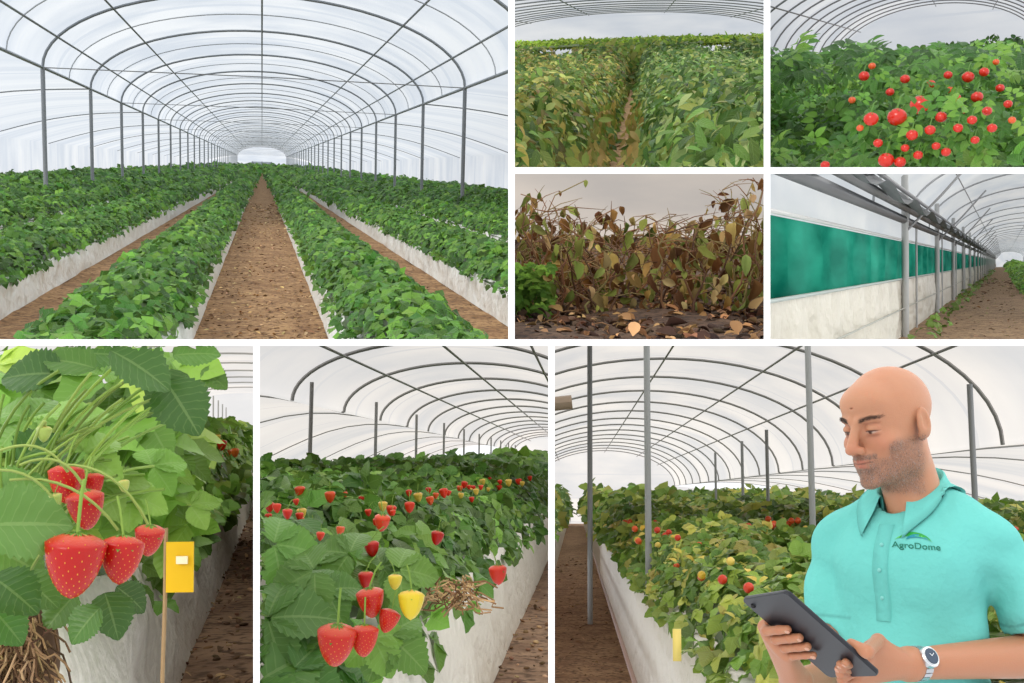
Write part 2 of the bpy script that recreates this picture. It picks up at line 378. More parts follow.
# =================== PANEL 1
p1=Panel((0,0,509,339),(262,166),.26)
f1=mat_glow_film('film_clear_roof_glow',(232,236,240),.84,(.3,1.4),.84,.35,.31)
s1=mat_soil('soil_path',(140,104,68),(182,144,100),(104,74,48),4)
ground(p1,-1.9,-45,45,7,425,s1)
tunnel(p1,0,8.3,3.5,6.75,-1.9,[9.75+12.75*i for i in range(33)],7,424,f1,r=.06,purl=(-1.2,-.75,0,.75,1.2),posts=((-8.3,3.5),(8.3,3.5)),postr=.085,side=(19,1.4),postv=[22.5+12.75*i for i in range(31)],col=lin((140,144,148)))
mb=MB()
for i in range(1,28,2):
    v=48+12.75*i-12.75
    V,Q=tube([[-8.3,v,3.5],[0,v,3.55],[8.3,v,3.5]],.02,4);mb.add(V,Q,C=lin((150,150,150)))
for i in range(30):
    v=16+12.75*i;a=np.linspace(0,np.pi,33)
    V,Q=tube(np.stack([-8.3*np.cos(a),np.full(33,v),3.5+3.25*np.sin(a)],1),.025,4);mb.add(V,Q,C=lin((190,193,198)))
for sg in(-1,1):
    V,Q=tube([[sg*8.3,v,3.5] for v in np.geomspace(7,420,12)],.06,6);mb.add(V,Q,C=lin((150,155,160)))
V,Q=box((0,423,-.2),(3.4,.2,1.7));mb.add(V,Q,C=lin((190,198,204)));
for x in(-3.4,0,3.4):
    V,Q=box((x,422.6,-.2),(.15,.2,1.8));mb.add(V,Q,C=lin((140,148,152)))
mb.build('greenhouse_tie_rods',[STEEL],p1,'bisect')
bedsp=[(.76,1.74),(3.05,4.25),(5.5,6.6),(7.8,8.9),(10.1,11.2),(12.4,13.5),(14.8,15.9)]
for sg in(-1,1):
    for (a,b) in bedsp:
        u0,u1=(a,b) if sg>0 else (-b,-a)
        v0=max(7.3,F*a/330)
        row=empty('strawberry_row')
        mb=MB();bed(mb,u0,u1,v0,400,-1.9,.44,n=110,c=lin((236,236,232)));mb.build('bed_film',[BEDF],p1,'bisect',parent=row)
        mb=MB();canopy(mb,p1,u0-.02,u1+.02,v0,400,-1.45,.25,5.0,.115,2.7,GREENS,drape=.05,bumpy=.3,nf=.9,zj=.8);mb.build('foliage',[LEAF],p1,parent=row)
mb=MB();debris(mb,p1,-1.9,-.75,.75,11,60,1400,.07,[(160,125,84),(200,168,118),(100,74,50),(214,186,140),(120,88,60)]);debris(mb,p1,-1.9,-3,3,8,60,700,.07,[(150,115,80),(190,155,115),(96,70,48)]);mb.build('straw_litter',[DRY],p1)
# =================== PANEL 2 wilting plants
p2=Panel((514.5,0,764,167),(640,42),.33)
ground(p2,-1.6,-20,20,6,120,mat_soil('soil_dry',(160,126,88),(196,160,114),(128,98,68),3))
f2=mat_glow_film('film_milky_roof_glow',(224,226,228),.78,(.3,1.2),.84,.3,.77)
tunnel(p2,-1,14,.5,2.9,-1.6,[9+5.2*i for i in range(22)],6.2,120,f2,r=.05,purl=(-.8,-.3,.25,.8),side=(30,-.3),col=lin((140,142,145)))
mb=MB();canopy(mb,p2,-26,26,58,118,-1.3,1.30,4,.2,2.2,[(140,175,50),(160,188,62),(120,158,46)],T=LEAF_O,hullcol=(110,140,44))
N=900;P=np.stack([rng.uniform(-2,2,N),rng.uniform(52,58,N),rng.uniform(-1.6,-.1,N)],1)
mb.inst(LEAF_O,P,rbasis(N,np.stack([rng.normal(0,.5,N),-np.ones(N),.6*np.ones(N)],1)),.35*rng.uniform(.6,1.3,N),pick([(120,150,56),(90,125,46),(140,150,70)],N));mb.build('crop_strip',[LEAFW],p2)
PW=[(94,124,54),(124,144,72),(76,106,44),(158,168,100),(104,132,60),(140,140,72),(62,92,40),(168,160,88),(112,100,56)]
P2R=[(78,114,52),(106,142,74),(60,96,40),(146,166,112),(52,84,36),(122,140,70)]
for (u0,u1,pal,h,T) in ((-3.3,-.50,PW,.82,LEAF_P),(-.05,3.0,P2R,.88,LEAF_P),(-7.5,-3.7,PW,.8,LEAF_P),(3.4,7,P2R,.85,LEAF_P),(-12,-8,PW,.8,LEAF_O),(7.4,12,PW,.8,LEAF_O)):
    mb=MB();canopy(mb,p2,u0,u1,6.2,56,-1.6,h,7,.17,3.6,pal,T=T,droopdir=.45,bumpy=.2,nf=1.6,p=4,area=.5,hullcol=(56,66,32),zj=1.2,drape=.1)
    canopy(mb,p2,u0,u1,6.2,56,-1.55,h,7,.15,1.1,pal,T=T,hull=False,bumpy=.2,nf=1.6,p=4,area=.5,zj=1.8)
    N=600;v=6.2*(20/6.2)**rng.random(N);uu=np.where(rng.random(N)<.5,u0,u1);P=np.stack([uu+rng.normal(0,.06,N),v,rng.uniform(-1.5,-.9,N)],1)
    P=P[p2.vis(P)];N=len(P);d=np.array([0,0,-1.])+rng.normal(0,.4,(N,3))
    mb.inst(LEAF_P,P,basis(np.stack([rng.normal(0,.6,N),-np.ones(N),rng.normal(0,.3,N)],1),d),.15*rng.uniform(.6,1.3,N),pick([(150,122,80),(170,150,96),(120,110,60),(120,136,70)],N))
    mb.build('wilting_pepper_plants',[LEAFW],p2)
mb=MB();debris(mb,p2,-1.6,-.7,.2,6.2,20,300,.1,[(170,130,88),(190,160,110),(120,90,60)]);mb.build('fallen_leaves',[DRY],p2)
# =================== PANEL 3 tomato
p3=Panel((770.5,0,1024,167),(965,62),.47)
ground(p3,-1.8,-14,14,4.5,80,s1)
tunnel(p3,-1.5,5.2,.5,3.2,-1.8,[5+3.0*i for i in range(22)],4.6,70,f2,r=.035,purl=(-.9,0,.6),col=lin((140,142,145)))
mb=MB();TG=[(54,102,34),(68,120,46),(88,140,56),(40,84,28),(104,150,62),(60,108,44)]
LT=join([(l[0]*.5@rotz(a).T+np.array(o),l[1],l[2]) for l,a,o in ((LEAF_O,0,(0,.5,0)),(LEAF_O,1.0,(-.05,.35,0)),(LEAF_O,-1.0,(.05,.35,0)),(LEAF_O,1.3,(-.05,.1,0)),(LEAF_O,-1.3,(.05,.1,0)))])
def tf(u,v): return .018*(v-5)+.12*hn(u,v,1.2)
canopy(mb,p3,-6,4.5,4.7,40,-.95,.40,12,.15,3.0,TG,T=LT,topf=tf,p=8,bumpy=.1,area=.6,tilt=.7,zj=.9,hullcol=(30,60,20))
N=220;P=np.array([p3.loc(x,y,v) for x,y,v in zip(rng.uniform(765,1030,N),rng.uniform(50,78,N),rng.uniform(7.2,11,N))])
mb.inst(LT,P,rbasis(N,np.stack([rng.normal(0,.5,N),-.6*np.ones(N),np.ones(N)],1)),.2*rng.uniform(.6,1.2,N),pick(TG,N))
mb.build('tomato_plants',[LEAFW],p3)
mb=MB()
TOM=[(920,105,19),(897,117,18),(871,119,14),(864,76,10),(886,160,15),(941,117,11),(905,79,9),(968,77,11),(984,72,9),(977,97,11),(956,98,9),(930,130,10),(987,111,9),(900,162,11),(958,128,9),(948,75,8),(912,135,11),(878,143,9),(1000,88,8),(931,84,8),(946,152,9),(825,165,9),(972,120,9),(890,92,8),(1008,104,8),(962,110,8),(992,128,9),(936,146,8),(918,155,9),(852,100,7),(872,66,7),(996,62,6),(950,90,7),(860,128,7),(905,148,8),(975,140,8),(1012,120,7)]
for (x,y,w) in TOM:
    v=min(6.6,max(4.72,.53/((y-62)/F+.022)*.64)) if y>60 else 6.6;c=p3.loc(x,y,v);s=w*v/F/2
    mb.inst(ellips(14,10),c[None],np.eye(3)[None],np.array([[s,s,s*.9]]),lin((205,36,14)) if w>7.5 else lin((215,84,24)),m=0)
    n=5;an=np.arange(n)*2*np.pi/n;mb.inst(LEAF_P,np.tile(c+np.array([0,0,s*.85]),(n,1)),basis(np.tile([0,0,1.],(n,1))+0,np.stack([np.cos(an),np.sin(an),0*an],1)),s*.8,lin((70,120,40)),m=2)
    N=3;an=rng.uniform(0,6.28,N);P=c+np.stack([np.cos(an)*s*2.0,np.full(N,s*2.5+.05),np.sin(an)*s*2.0],1)
    mb.inst(LT,P,rbasis(N,np.stack([rng.normal(0,.5,N),-np.ones(N),.8*np.ones(N)],1)),.10*rng.uniform(.7,1.1,N),pick(TG,N),m=2)
    V,Q=tube([c+np.array([0,0,s*.8]),c+np.array([.3*s,s*1.2,s*2]),c+np.array([.5*s,s*4,s*2.2])],s*.1,5);mb.add(V,Q,C=lin((90,130,56)),m=1)
mb.build('tomato_fruit_cluster',[mat_attr('tomato_skin',.22,.5,coat=.25),STEM,LEAFW],p3)
# =================== PANEL 4 dead plants
p4=Panel((514.5,174,764,339),(640,215),.37)
ground(p4,-.6,-8,8,5.2,40,mat_soil('soil_dark',(84,62,50),(124,98,78),(60,46,38),5),amp=.05)
tunnel(p4,0,6,.6,1.8,-.6,[10+4*i for i in range(5)],8.5,30,mat_glow_film('film_aged_glow',(228,216,204),.80,(.4,1.4),.8,.3),r=.015,purl=(-.6,.5),col=lin((190,184,178)))
DP=[(176,140,80),(148,104,60),(196,172,102),(126,88,52),(150,156,78),(208,178,124),(126,142,68),(110,76,50),(166,178,98)]
mb=MB();ms=MB()
for i in range(105):
    x=rng.uniform(520,762);v=rng.uniform(6.8,9.8);b=p4.loc(x,300,v);b[2]=-.6
    hs=.66+.38*abs((x-620)/140)
    hgt=rng.uniform(.45,.85)*min(hs,1.05);n=9;t=np.linspace(0,1,n);lean=rng.normal(0,.16,2)
    P=b+np.stack([lean[0]*t+.03*np.sin(t*9+i),lean[1]*t,hgt*t],1)+rng.normal(0,.012,(n,3))
    V,Q=tube(P,np.linspace(.009,.003,n),5);ms.add(V,Q,C=pick([(130,94,68),(160,118,84),(106,78,58),(144,132,84)],1)[0])
    for j in range(8):
        k=rng.integers(2,n);q=P[k];d=np.array([rng.normal(0,.16),rng.normal(0,.1),rng.uniform(-.05,.16)])
        B=np.array([q,q+d*.5+[0,0,.02],q+d]);V,Q=tube(B,[.004,.003,.0015],4);ms.add(V,Q,C=pick([(130,94,68),(160,118,84),(160,140,92)],1)[0])
        for e in(B[1],B[2]):
            if rng.random()<.64: continue
            m_=1;dd=np.array([0,0,-1.])+rng.normal(0,.35,(m_,3));nn=np.stack([rng.normal(0,.7,m_),-np.ones(m_),rng.normal(0,.3,m_)],1)
            mb.inst(leaf(nx=4,ny=6,w=rng.uniform(.15,.32),fold=rng.uniform(.4,1.8),droop=rng.uniform(-.3,.6),wav=.05),np.tile(e,(m_,1)),basis(nn,dd),.10*rng.uniform(.4,1.4,m_),pick(DP,m_,.15))
N=420;v=rng.uniform(6.6,9.8,N);P=np.array([p4.loc(x,300,vv) for x,vv in zip(rng.uniform(515,765,N),v)]);P[:,2]=-.6+rng.beta(1.0,2.4,N)*.55
d=np.array([0,0,-1.])+rng.normal(0,.6,(N,3))
mb.inst(leaf(nx=2,ny=5,w=.24,fold=1.2,droop=.4,wav=.05),P,basis(np.stack([rng.normal(0,.7,N),-np.ones(N),rng.normal(0,.5,N)],1),d),.08*rng.uniform(.5,1.4,N),pick(DP,N,.2))
N=170;P=np.array([p4.loc(x,y,vv) for x,y,vv in zip(rng.uniform(512,552,N),rng.uniform(264,318,N),rng.uniform(6.6,7.4,N))])
mb.inst(TRI_MID,P,rbasis(N,np.stack([rng.normal(0,.5,N),-.6*np.ones(N),np.ones(N)],1)),.06*rng.uniform(.6,1.2,N),pick([(100,140,50),(120,160,60),(82,120,42)],N))
par=empty('dead_pepper_plants');a=ms.build('stems',[STEM],p4,parent=par);mb.build('withered_leaves',[DRY],p4,parent=par)
mb=MB();debris(mb,p4,-.58,-1.6,1.6,5.3,8,700,.07,[(150,108,74),(180,138,94),(100,72,54),(204,164,116),(80,62,50)],T=leaf(nx=2,ny=4,w=.26,fold=.9,droop=.3),flat=.5)
debris(mb,p4,-.6,-1.6,1.6,5.3,9,1300,.024,[(84,64,52),(112,88,72),(66,52,44)],T=ELL,k=1.8)
for i in range(60):
    a=p4.loc(rng.uniform(515,765),rng.uniform(296,336),7);k=(-.585)/a[2];a=a*k;e=a+np.array([rng.normal(0,.12),rng.normal(0,.05),.01]);V,Q=tube([a,(a+e)/2+[0,0,.015],e],.004,4);mb.add(V,Q,C=pick([(150,120,84),(110,84,60)],1)[0])
mb.build('dry_leaf_litter',[DRY],p4)
# =================== PANEL 6 shade net wall
p6=Panel((770.5,174,1024,339),(1003,262),.2)
ground(p6,-1.6,-6,12,9.7,420,mat_soil('soil_aisle',(134,104,76),(172,140,104),(100,76,54),4))
def netmat():
    m,nt,o=newmat('green_shade_net');L=nt.links.new
    uv=nt.nodes.new('ShaderNodeUVMap');n1=noise(nt,1.6,5,uv.outputs[0])
    w=nt.nodes.new('ShaderNodeTexWave');w.inputs['Scale'].default_value=.5;w.inputs['Distortion'].default_value=6;w.inputs['Detail'].default_value=3;L(uv.outputs[0],w.inputs[0])
    rr=nt.nodes.new('ShaderNodeValToRGB');L(n1,rr.inputs[0]);rr.color_ramp.elements[0].position=.35;rr.color_ramp.elements[1].position=.68
    c=mix(nt,rr.outputs[0],tuple(lin((16,104,86))),tuple(lin((50,162,136))))
    c=mix(nt,mathn(nt,'MULTIPLY',w.outputs['Fac'],.18),c,tuple(lin((110,195,175))))
    d=nt.nodes.new('ShaderNodeBsdfDiffuse');t=nt.nodes.new('ShaderNodeBsdfTranslucent');L(c,d.inputs[0]);L(c,t.inputs[0])
    ms=nt.nodes.new('ShaderNodeMixShader');ms.inputs[0].default_value=.4;L(d.outputs[0],ms.inputs[1]);L(t.outputs[0],ms.inputs[2]);L(ms.outputs[0],o.inputs[0]);return m
def wall(mb,u,w0,w1,v0,v1,nv=120,nw=8,amp=.03,C=(.5,.5,.5),f=1.3):
    vv=np.geomspace(v0,v1,nv);ww=np.linspace(w0,w1,nw);A=np.zeros((nv,nw,3))
    A[:,:,0]=u+amp*(np.sin(vv*f)+.5*np.sin(vv*f*2.3+1))[:,None]*np.sin(np.linspace(0,np.pi,nw))[None];A[:,:,1]=vv[:,None];A[:,:,2]=ww
    V,Q=grid(A);mb.add(V,Q,U=np.stack([V[:,1]*.25,V[:,2]],1),C=C)
mb=MB();wall(mb,-2.1,-.33,.52,9.7,380,nv=300,amp=.04,f=2.3);mb.build('green_shade_net',[netmat()],p6,'bisect')
mb=MB();wall(mb,-2.06,-1.6,-.30,9.7,400,nv=400,amp=.06,C=lin((206,200,186)),f=3.1);mb.build('skirt_film',[BEDF],p6,'bisect')
f6=mat_glow_film('film_side_upper_glow',(228,230,230),.72,(1,1),.86,.35)
mb=MB();wall(mb,-2.3,.5,1.35,9.7,400,amp=.05);mb.build('upper_side_film',[f6],p6,'bisect')
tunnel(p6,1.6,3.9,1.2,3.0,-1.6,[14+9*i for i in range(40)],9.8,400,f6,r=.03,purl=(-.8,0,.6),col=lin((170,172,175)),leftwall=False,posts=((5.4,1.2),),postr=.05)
mb=MB()
for v in [13.2*(i+1)*1.0 for i in range(1,26)]:
    V,Q=tube([[-1.97,v,-1.6],[-1.97,v,0],[-1.97,v,1.95]],.075,8);mb.add(V,Q,C=lin((176,176,174)))
    V,Q=tube([[-1.97,v,.7],[-1.2,v,1.5],[-.5,v,2.3]],.03,6);mb.add(V,Q,C=lin((150,150,152)))
    V,Q=tube([[-2.0,v+4,-1.6],[-2.0,v+4,.9]],.03,6);mb.add(V,Q,C=lin((170,170,170)))
for (w,r,c,u) in ((.98,.09,(78,80,84),-2.0),(1.2,.08,(96,98,100),-1.9),(1.42,.04,(130,130,132),-1.75),(.55,.025,(190,190,188),-2.05),(-.32,.02,(160,170,166),-2.04),(-.95,.015,(160,160,150),-1.98)):
    vv=np.geomspace(9.7,380,60);V,Q=tube(np.stack([u+.0*vv,vv,w+.0*vv],1),r,8);mb.add(V,Q,C=lin(c))
mb.build('side_vent_frame',[STEEL],p6,'bisect')
mb=MB();vv=np.geomspace(9.7,120,70);A=np.zeros((70,9,3));th=np.linspace(0,1,9)
A[:,:,0]=-1.95+th*.5;A[:,:,1]=vv[:,None];A[:,:,2]=1.5-th*.42+.1*np.sin(vv*1.2)[:,None]*th[None]-.12*np.sin(th*np.pi)[None]
V,Q=grid(A);mb.add(V,Q,C=lin((108,110,112)));mb.build('rolled_shade_cloth',[DRY],p6,'bisect')
mb=MB();canopy(mb,p6,.9,4.5,60,380,-1.5,.7,4,.2,2,[(110,160,60),(90,140,50),(130,175,80)]);canopy(mb,p6,-1.9,-1.3,20,200,-1.6,.12,4,.2,.15,[(100,130,60)],hull=False);mb.build('crop_row',[LEAFW],p6)
mb=MB();debris(mb,p6,-1.6,-1.8,3,15,120,900,.12,[(140,108,80),(170,138,104),(96,74,56),(110,130,60)]);mb.build('soil_litter',[DRY],p6)
# =================== PANEL 5 close up strawberries
p5=Panel((0,346,253,683),(275,452),2.75)
ground(p5,-.45,-2.2,2,.75,40,mat_soil('soil_brown',(136,106,84),(172,140,112),(100,76,58),.8),amp=.01)
f5=mat_glow_film('film_bright_glow',(241,236,230),.95,(.6,1.6),.84,.3,1.43)
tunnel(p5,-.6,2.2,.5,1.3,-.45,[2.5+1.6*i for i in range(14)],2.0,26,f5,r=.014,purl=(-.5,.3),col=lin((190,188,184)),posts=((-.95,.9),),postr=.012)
row=empty('strawberry_row')
mb=MB();bed(mb,-1.1,-.21,.75,24,-.45,.28,c=lin((236,230,220)),n=120);mb.build('bed_film',[BEDF],p5,'bisect',parent=row)
mb=MB()
BG=[(104,148,60),(122,164,70),(86,128,52),(142,174,86),(100,140,62)]
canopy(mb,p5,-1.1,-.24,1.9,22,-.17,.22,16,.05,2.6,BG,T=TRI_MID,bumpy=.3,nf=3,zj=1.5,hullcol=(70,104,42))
N=280;P=np.array([p5.loc(x,y,v) for x,y,v in zip(rng.uniform(-40,190,N),rng.triangular(335,420,540,N),rng.uniform(1.25,2.0,N))])
mb.inst(TRI_MID,P,rbasis(N,np.stack([rng.normal(0,.5,N),-.7*np.ones(N),np.ones(N)],1)),.055*rng.uniform(.6,1.3,N),pick(BG,N,.2))
mb.build('background_foliage',[LEAFW],p5,parent=row)
mb=MB();HG=[(66,108,46),(82,124,56),(54,94,40),(92,132,64)]
def hero(mb,pan,L,T,pal):
    for (x,y,sz,v,nx,nz,dx,dz) in L:
        c=pan.loc(x,y,v);n=np.array([[nx+rng.normal(0,.15),-1,nz]],float);d=np.array([[dx,0,dz]],float);R=basis(n,d)
        s=sz*v/F;mb.inst(T,(c-R[0][:,1]*s*.5)[None],R,s,pick(pal,1,.12))
hero(mb,p5,[(142,366,66,.98,.3,.8,.9,-.5),(182,405,62,1.0,.2,.5,.5,-.9),(165,392,55,1.04,-.4,.8,-.5,-.6),(28,522,82,.86,.1,.5,.9,.15),(20,488,60,.98,-.2,.8,.7,.6),
 (112,614,46,.90,.1,.7,.2,-.9),(84,624,40,.88,-.3,.6,-.6,-.8),(132,598,36,.95,.5,.6,.7,-.5),(15,592,54,.90,.2,.8,.6,-.6),(40,445,52,1.02,0,.8,.5,.7),(70,360,50,1.0,.2,.9,-.8,.3),(30,372,60,1.0,0,.8,-.9,.2),(8,625,44,.92,.3,.5,.6,-.7),(215,378,30,1.3,.2,.6,.6,-.4),(196,352,44,1.1,.1,.8,.9,.1),(100,352,48,1.06,.1,.8,.8,.2),(40,590,44,.95,.2,.7,.6,-.6),(60,610,40,.97,0,.7,-.5,-.8),(20,560,50,.98,0,.7,.8,-.4)],LEAF_HD,HG)
hero(mb,p5,[(100,440,46,1.06,.2,.9,.5,.8),(55,410,50,1.1,0,.8,-.4,.8),(125,480,40,1.08,0,.8,.8,.2),(10,410,44,1.05,.1,.8,-.6,.5),(150,500,36,1.1,.2,.8,.8,-.2),(170,460,36,1.15,.2,.8,.6,.4),(205,500,30,1.3,.1,.9,.5,.3)],TRI_HD,[(110,156,64),(130,170,80)])
for i in range(60):
    a=p5.loc(rng.uniform(-25,45),rng.uniform(535,590),rng.uniform(.98,1.1));e=p5.loc(rng.uniform(-10,175),rng.uniform(360,500),rng.uniform(.97,1.12))
    mid=(a+e)/2+np.array([rng.normal(-.01,.015),-.01,.035]);t=np.linspace(0,1,10)[:,None];B=(1-t)**2*a+2*t*(1-t)*mid+t*t*e
    V,Q=tube(B,.0014,6);mb.add(V,Q,U=np.full((len(V),2),.33),C=pick([(130,166,76),(116,152,62),(148,178,92)],1)[0])
for (a,b) in (((0,470),(72,536)),((20,465),(86,492)),((10,480),(118,530)),((60,465),(148,524)),((30,450),(44,430)),((-10,455),(68,472))):
    a=p5.loc(*a,.90);e=p5.loc(*b,.90);mid=(a+e)/2+np.array([.01,-.01,.025]);t=np.linspace(0,1,9)[:,None];B=(1-t)**2*a+2*t*(1-t)*mid+t*t*e
    V,Q=tube(B,.0012,6);mb.add(V,Q,U=np.full((len(V),2),.33),C=lin((150,172,95)))
mb.build('strawberry_plant_foliage',[LEAFC],p5)
mb=MB();berries(mb,p5,[(74,566,54,.86),(121,560,40,.88),(149,541,27,.92),(86,510,34,.94),(66,484,32,.96),(92,486,22,.98)],.93,T=BERRYH,seeds=True)
berries(mb,p5,[(44,434,14,.90,(150,170,80)),(56,500,12,.92,(160,180,90)),(124,486,11,.92,(170,180,90))],.95,T=BERRY,seeds=False)
for i in range(60):
    v=rng.uniform(1.9,7);x=275-F*rng.uniform(.235,.5)/v;y=452-F*rng.uniform(-.14,.07)/v
    if x<252: berries(mb,p5,[(x,y,rng.uniform(5,10),v*.96,random.choice([(210,50,24),(216,110,40),(200,180,80)]))],v)
mb.build('strawberry_fruit_cluster',BM,p5)
mb=MB()
for i in range(200):
    a=p5.loc(rng.normal(10,15),rng.uniform(610,700),rng.uniform(.93,.98));n=6;t=np.linspace(0,1,n)[:,None]
    e=a+np.array([rng.normal(0,.015),rng.normal(0,.01),-rng.uniform(.01,.05)]);B=a*(1-t)+e*t+rng.normal(0,.0025,(n,3))
    V,Q=tube(B,.0009,4);mb.add(V,Q,C=pick([(120,92,64),(160,128,92),(90,66,46),(180,150,110)],1)[0])
A=p5.loc(8,660,1.0);mb.inst(ellips(20,16),A[None],np.eye(3)[None],np.array([[.04,.03,.065]]),lin((90,68,50)))
mb.build('root_clump',[DRY],p5)
par=empty('yellow_row_marker')
mb=MB();c=p5.loc(180,567,1.25);V,Q=box(c,(.0145,.001,.026),rotz(.25));mb.add(V,Q,C=lin((236,186,14)));c2=p5.loc(182,560,1.245);V,Q=box(c2,(.006,.0012,.004),rotz(.25));mb.add(V,Q,C=lin((250,240,200)))
mb.build('tag',[PLAST],p5,smooth=False,parent=par)
mb=MB();V,Q=tube([p5.loc(166,528,1.26),p5.loc(165,600,1.26),p5.loc(162,690,1.26)],.0022,8);mb.add(V,Q,C=lin((170,140,104)));mb.build('stake',[DRY],p5,parent=par)
mb=MB();debris(mb,p5,-.45,-.3,.6,1.5,9,1500,.0055,[(150,118,90),(104,80,60),(180,150,118),(124,96,74)],T=ELL,k=2);debris(mb,p5,-.445,-.3,.6,1.5,9,500,.022,[(160,128,98),(110,84,64),(195,168,128)]);mb.build('soil_litter',[DRY],p5)
# =================== PANEL 7
p7=Panel((260,346,548,683),(590,468),1.42)
ground(p7,-.8,-8,3,1.4,60,mat_soil('soil_tan',(136,106,84),(174,142,114),(102,78,60),1.2),amp=.01)
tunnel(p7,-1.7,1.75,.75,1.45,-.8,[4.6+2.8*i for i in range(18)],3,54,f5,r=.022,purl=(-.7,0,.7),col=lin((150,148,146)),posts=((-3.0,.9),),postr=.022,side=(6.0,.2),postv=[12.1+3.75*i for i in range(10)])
row=empty('strawberry_row')
mb=MB();bed(mb,-3.2,-.39,1.45,40,-.8,.42,c=lin((232,226,216)),n=120);mb.build('bed_film',[BEDF],p7,'bisect',parent=row)
mb=MB();G7=[(72,116,46),(90,134,56),(56,98,38),(106,148,66),(82,118,58)]
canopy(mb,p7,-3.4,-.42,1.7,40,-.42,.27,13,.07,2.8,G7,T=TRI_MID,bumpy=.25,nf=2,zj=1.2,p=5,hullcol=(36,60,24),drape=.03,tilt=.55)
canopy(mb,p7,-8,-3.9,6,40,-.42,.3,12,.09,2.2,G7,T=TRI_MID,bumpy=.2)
mb.build('foliage',[LEAFW],p7,parent=row)
mb=MB()
hero(mb,p7,[(285,660,84,1.62,.1,.7,.5,.6),(300,612,66,1.66,-.1,.8,.8,.2),(262,640,64,1.66,.1,.8,-.6,.5),(300,545,52,1.8,.2,.8,.8,.2),(288,580,56,1.72,0,.9,-.6,-.3),(345,585,42,1.8,.1,.9,.6,.4),(408,650,50,1.7,.3,.7,.8,-.6),(383,655,40,1.68,.1,.6,.4,-.8),(420,570,44,1.95,.3,.9,.8,.1),(330,548,44,1.9,.1,.9,-.7,.3),(400,560,40,2.0,.1,.9,.6,.5),(318,680,54,1.62,.2,.7,.8,-.3)],TRI_HD,G7)
mb.build('strawberry_plant_foliage',[LEAFC],p7)
mb=MB();berries(mb,p7,[(336,646,38,1.56),(364,641,28,1.58),(371,603,27,1.62),(388,621,21,1.62)],1.65,T=BERRYH,seeds=True,col=(188,30,12))
berries(mb,p7,[(411,605,26,1.62,(216,190,40)),(395,582,14,1.66,(216,195,60)),(498,575,18,2.2,(206,46,22)),(382,523,16,2.2,(214,60,24)),(372,549,15,2.0),(366,580,16,1.8),(437,538,13,2.6),(330,497,11,3,(216,76,30)),(300,492,11,3.2,(216,70,30))],2,T=BERRY)
for i in range(260):
    v=rng.uniform(2.0,10);px_=rng.uniform(264,545);u=(px_-590)/F*v
    if u>-.45 or u<-3.3: continue
    w=-.13+rng.uniform(-.02,.05);y=468-F*w/v
    berries(mb,p7,[(px_,y,rng.uniform(5,10)*max(.7,1.3-v/12),v,random.choice([(212,50,24),(216,84,34),(200,36,20),(212,180,74),(206,44,22)]))],v)
mb.build('strawberry_fruit_cluster',BM,p7)
mb=MB()
for i in range(80):
    a=p7.loc(rng.normal(455,11),rng.normal(590,6),rng.uniform(1.95,2.1));n=5;t=np.linspace(0,1,n)[:,None];e=a+np.array([rng.normal(0,.025),rng.normal(0,.02),-rng.uniform(0,.03)])
    V,Q=tube(a*(1-t)+e*t+rng.normal(0,.004,(n,3)),.0015,4);mb.add(V,Q,C=pick([(170,130,90),(200,165,120),(120,90,60)],1)[0])
mb.build('root_clump',[DRY],p7)
mb=MB();debris(mb,p7,-.8,-.5,1,3,20,1200,.012,[(150,118,90),(104,80,60),(180,150,118)],T=ELL);mb.build('soil_litter',[DRY],p7)
# =================== PANEL 8
p8=Panel((555,346,1024,683),(575,498),1.0)
ground(p8,-1.5,-6,14,1.95,80,mat_soil('soil_warm',(142,108,80),(178,144,108),(110,84,62),1.4),amp=.01)
tunnel(p8,1.75,4.0,.75,2.75,-1.5,[5.5+3.4*i for i in range(19)],4,68,f5,r=.028,purl=(-.75,0,.5,.9),col=lin((150,149,147)),side=(12,.1))
mb=MB()
for (x,v,t,r_) in ((590,14,2.3,.032),(648,8.5,2.4,.024),(812,8.2,2.6,.022),(743,24,1.2,.03),(975,12,1.2,.03),(716,30,1.2,.03),(768,20,1.2,.03)):
    c=p8.loc(x,498,v);V,Q=tube([[c[0],v,-1.5],[c[0],v,0],[c[0],v,t]],r_,10);mb.add(V,Q,C=lin((150,152,152)))
V,Q=tube([p8.loc(553,404,8),p8.loc(572,402,8)],.05,8);mb.add(V,Q,C=lin((150,130,110)))
mb.build('greenhouse_posts',[STEEL],p8,'bisect')
G8=[(116,142,60),(94,126,48),(142,160,76),(80,112,44),(164,168,88),(106,138,62),(68,102,38)]
for k,(u0,u1,v0) in enumerate(((.50,1.75,3.1),(2.3,3.6,3.6),(4.2,5.5,4.5),(6.1,7.6,6.5),(8.2,11,8),(-1.6,-.45,5))):
    row=empty('strawberry_row')
    mb=MB();bed(mb,u0,u1,v0,62,-1.5,.90,c=lin((226,220,208)),n=120);mb.build('bed_film',[BEDF],p8,'bisect',parent=row)
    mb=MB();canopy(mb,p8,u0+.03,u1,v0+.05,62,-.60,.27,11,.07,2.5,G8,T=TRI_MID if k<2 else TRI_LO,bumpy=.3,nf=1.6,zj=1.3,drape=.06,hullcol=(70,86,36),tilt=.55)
    N=int(1700 if k<2 else 600);v=v0*(30/v0)**rng.random(N);P=np.stack([rng.uniform(u0+.05,u1,N),v,-.60+rng.uniform(.0,.34,N)],1);P=P[p8.vis(P)];N=len(P)
    mb.inst(LEAF_O,P,rbasis(N,np.stack([rng.normal(0,.6,N),-.6*np.ones(N),np.ones(N)],1)),.055*rng.uniform(.6,1.3,N)*np.maximum(1,P[:,1]/7),pick(G8+[(190,170,74),(200,185,100)],N))
    mb.build('foliage',[LEAFW],p8,parent=row)
mb=MB()
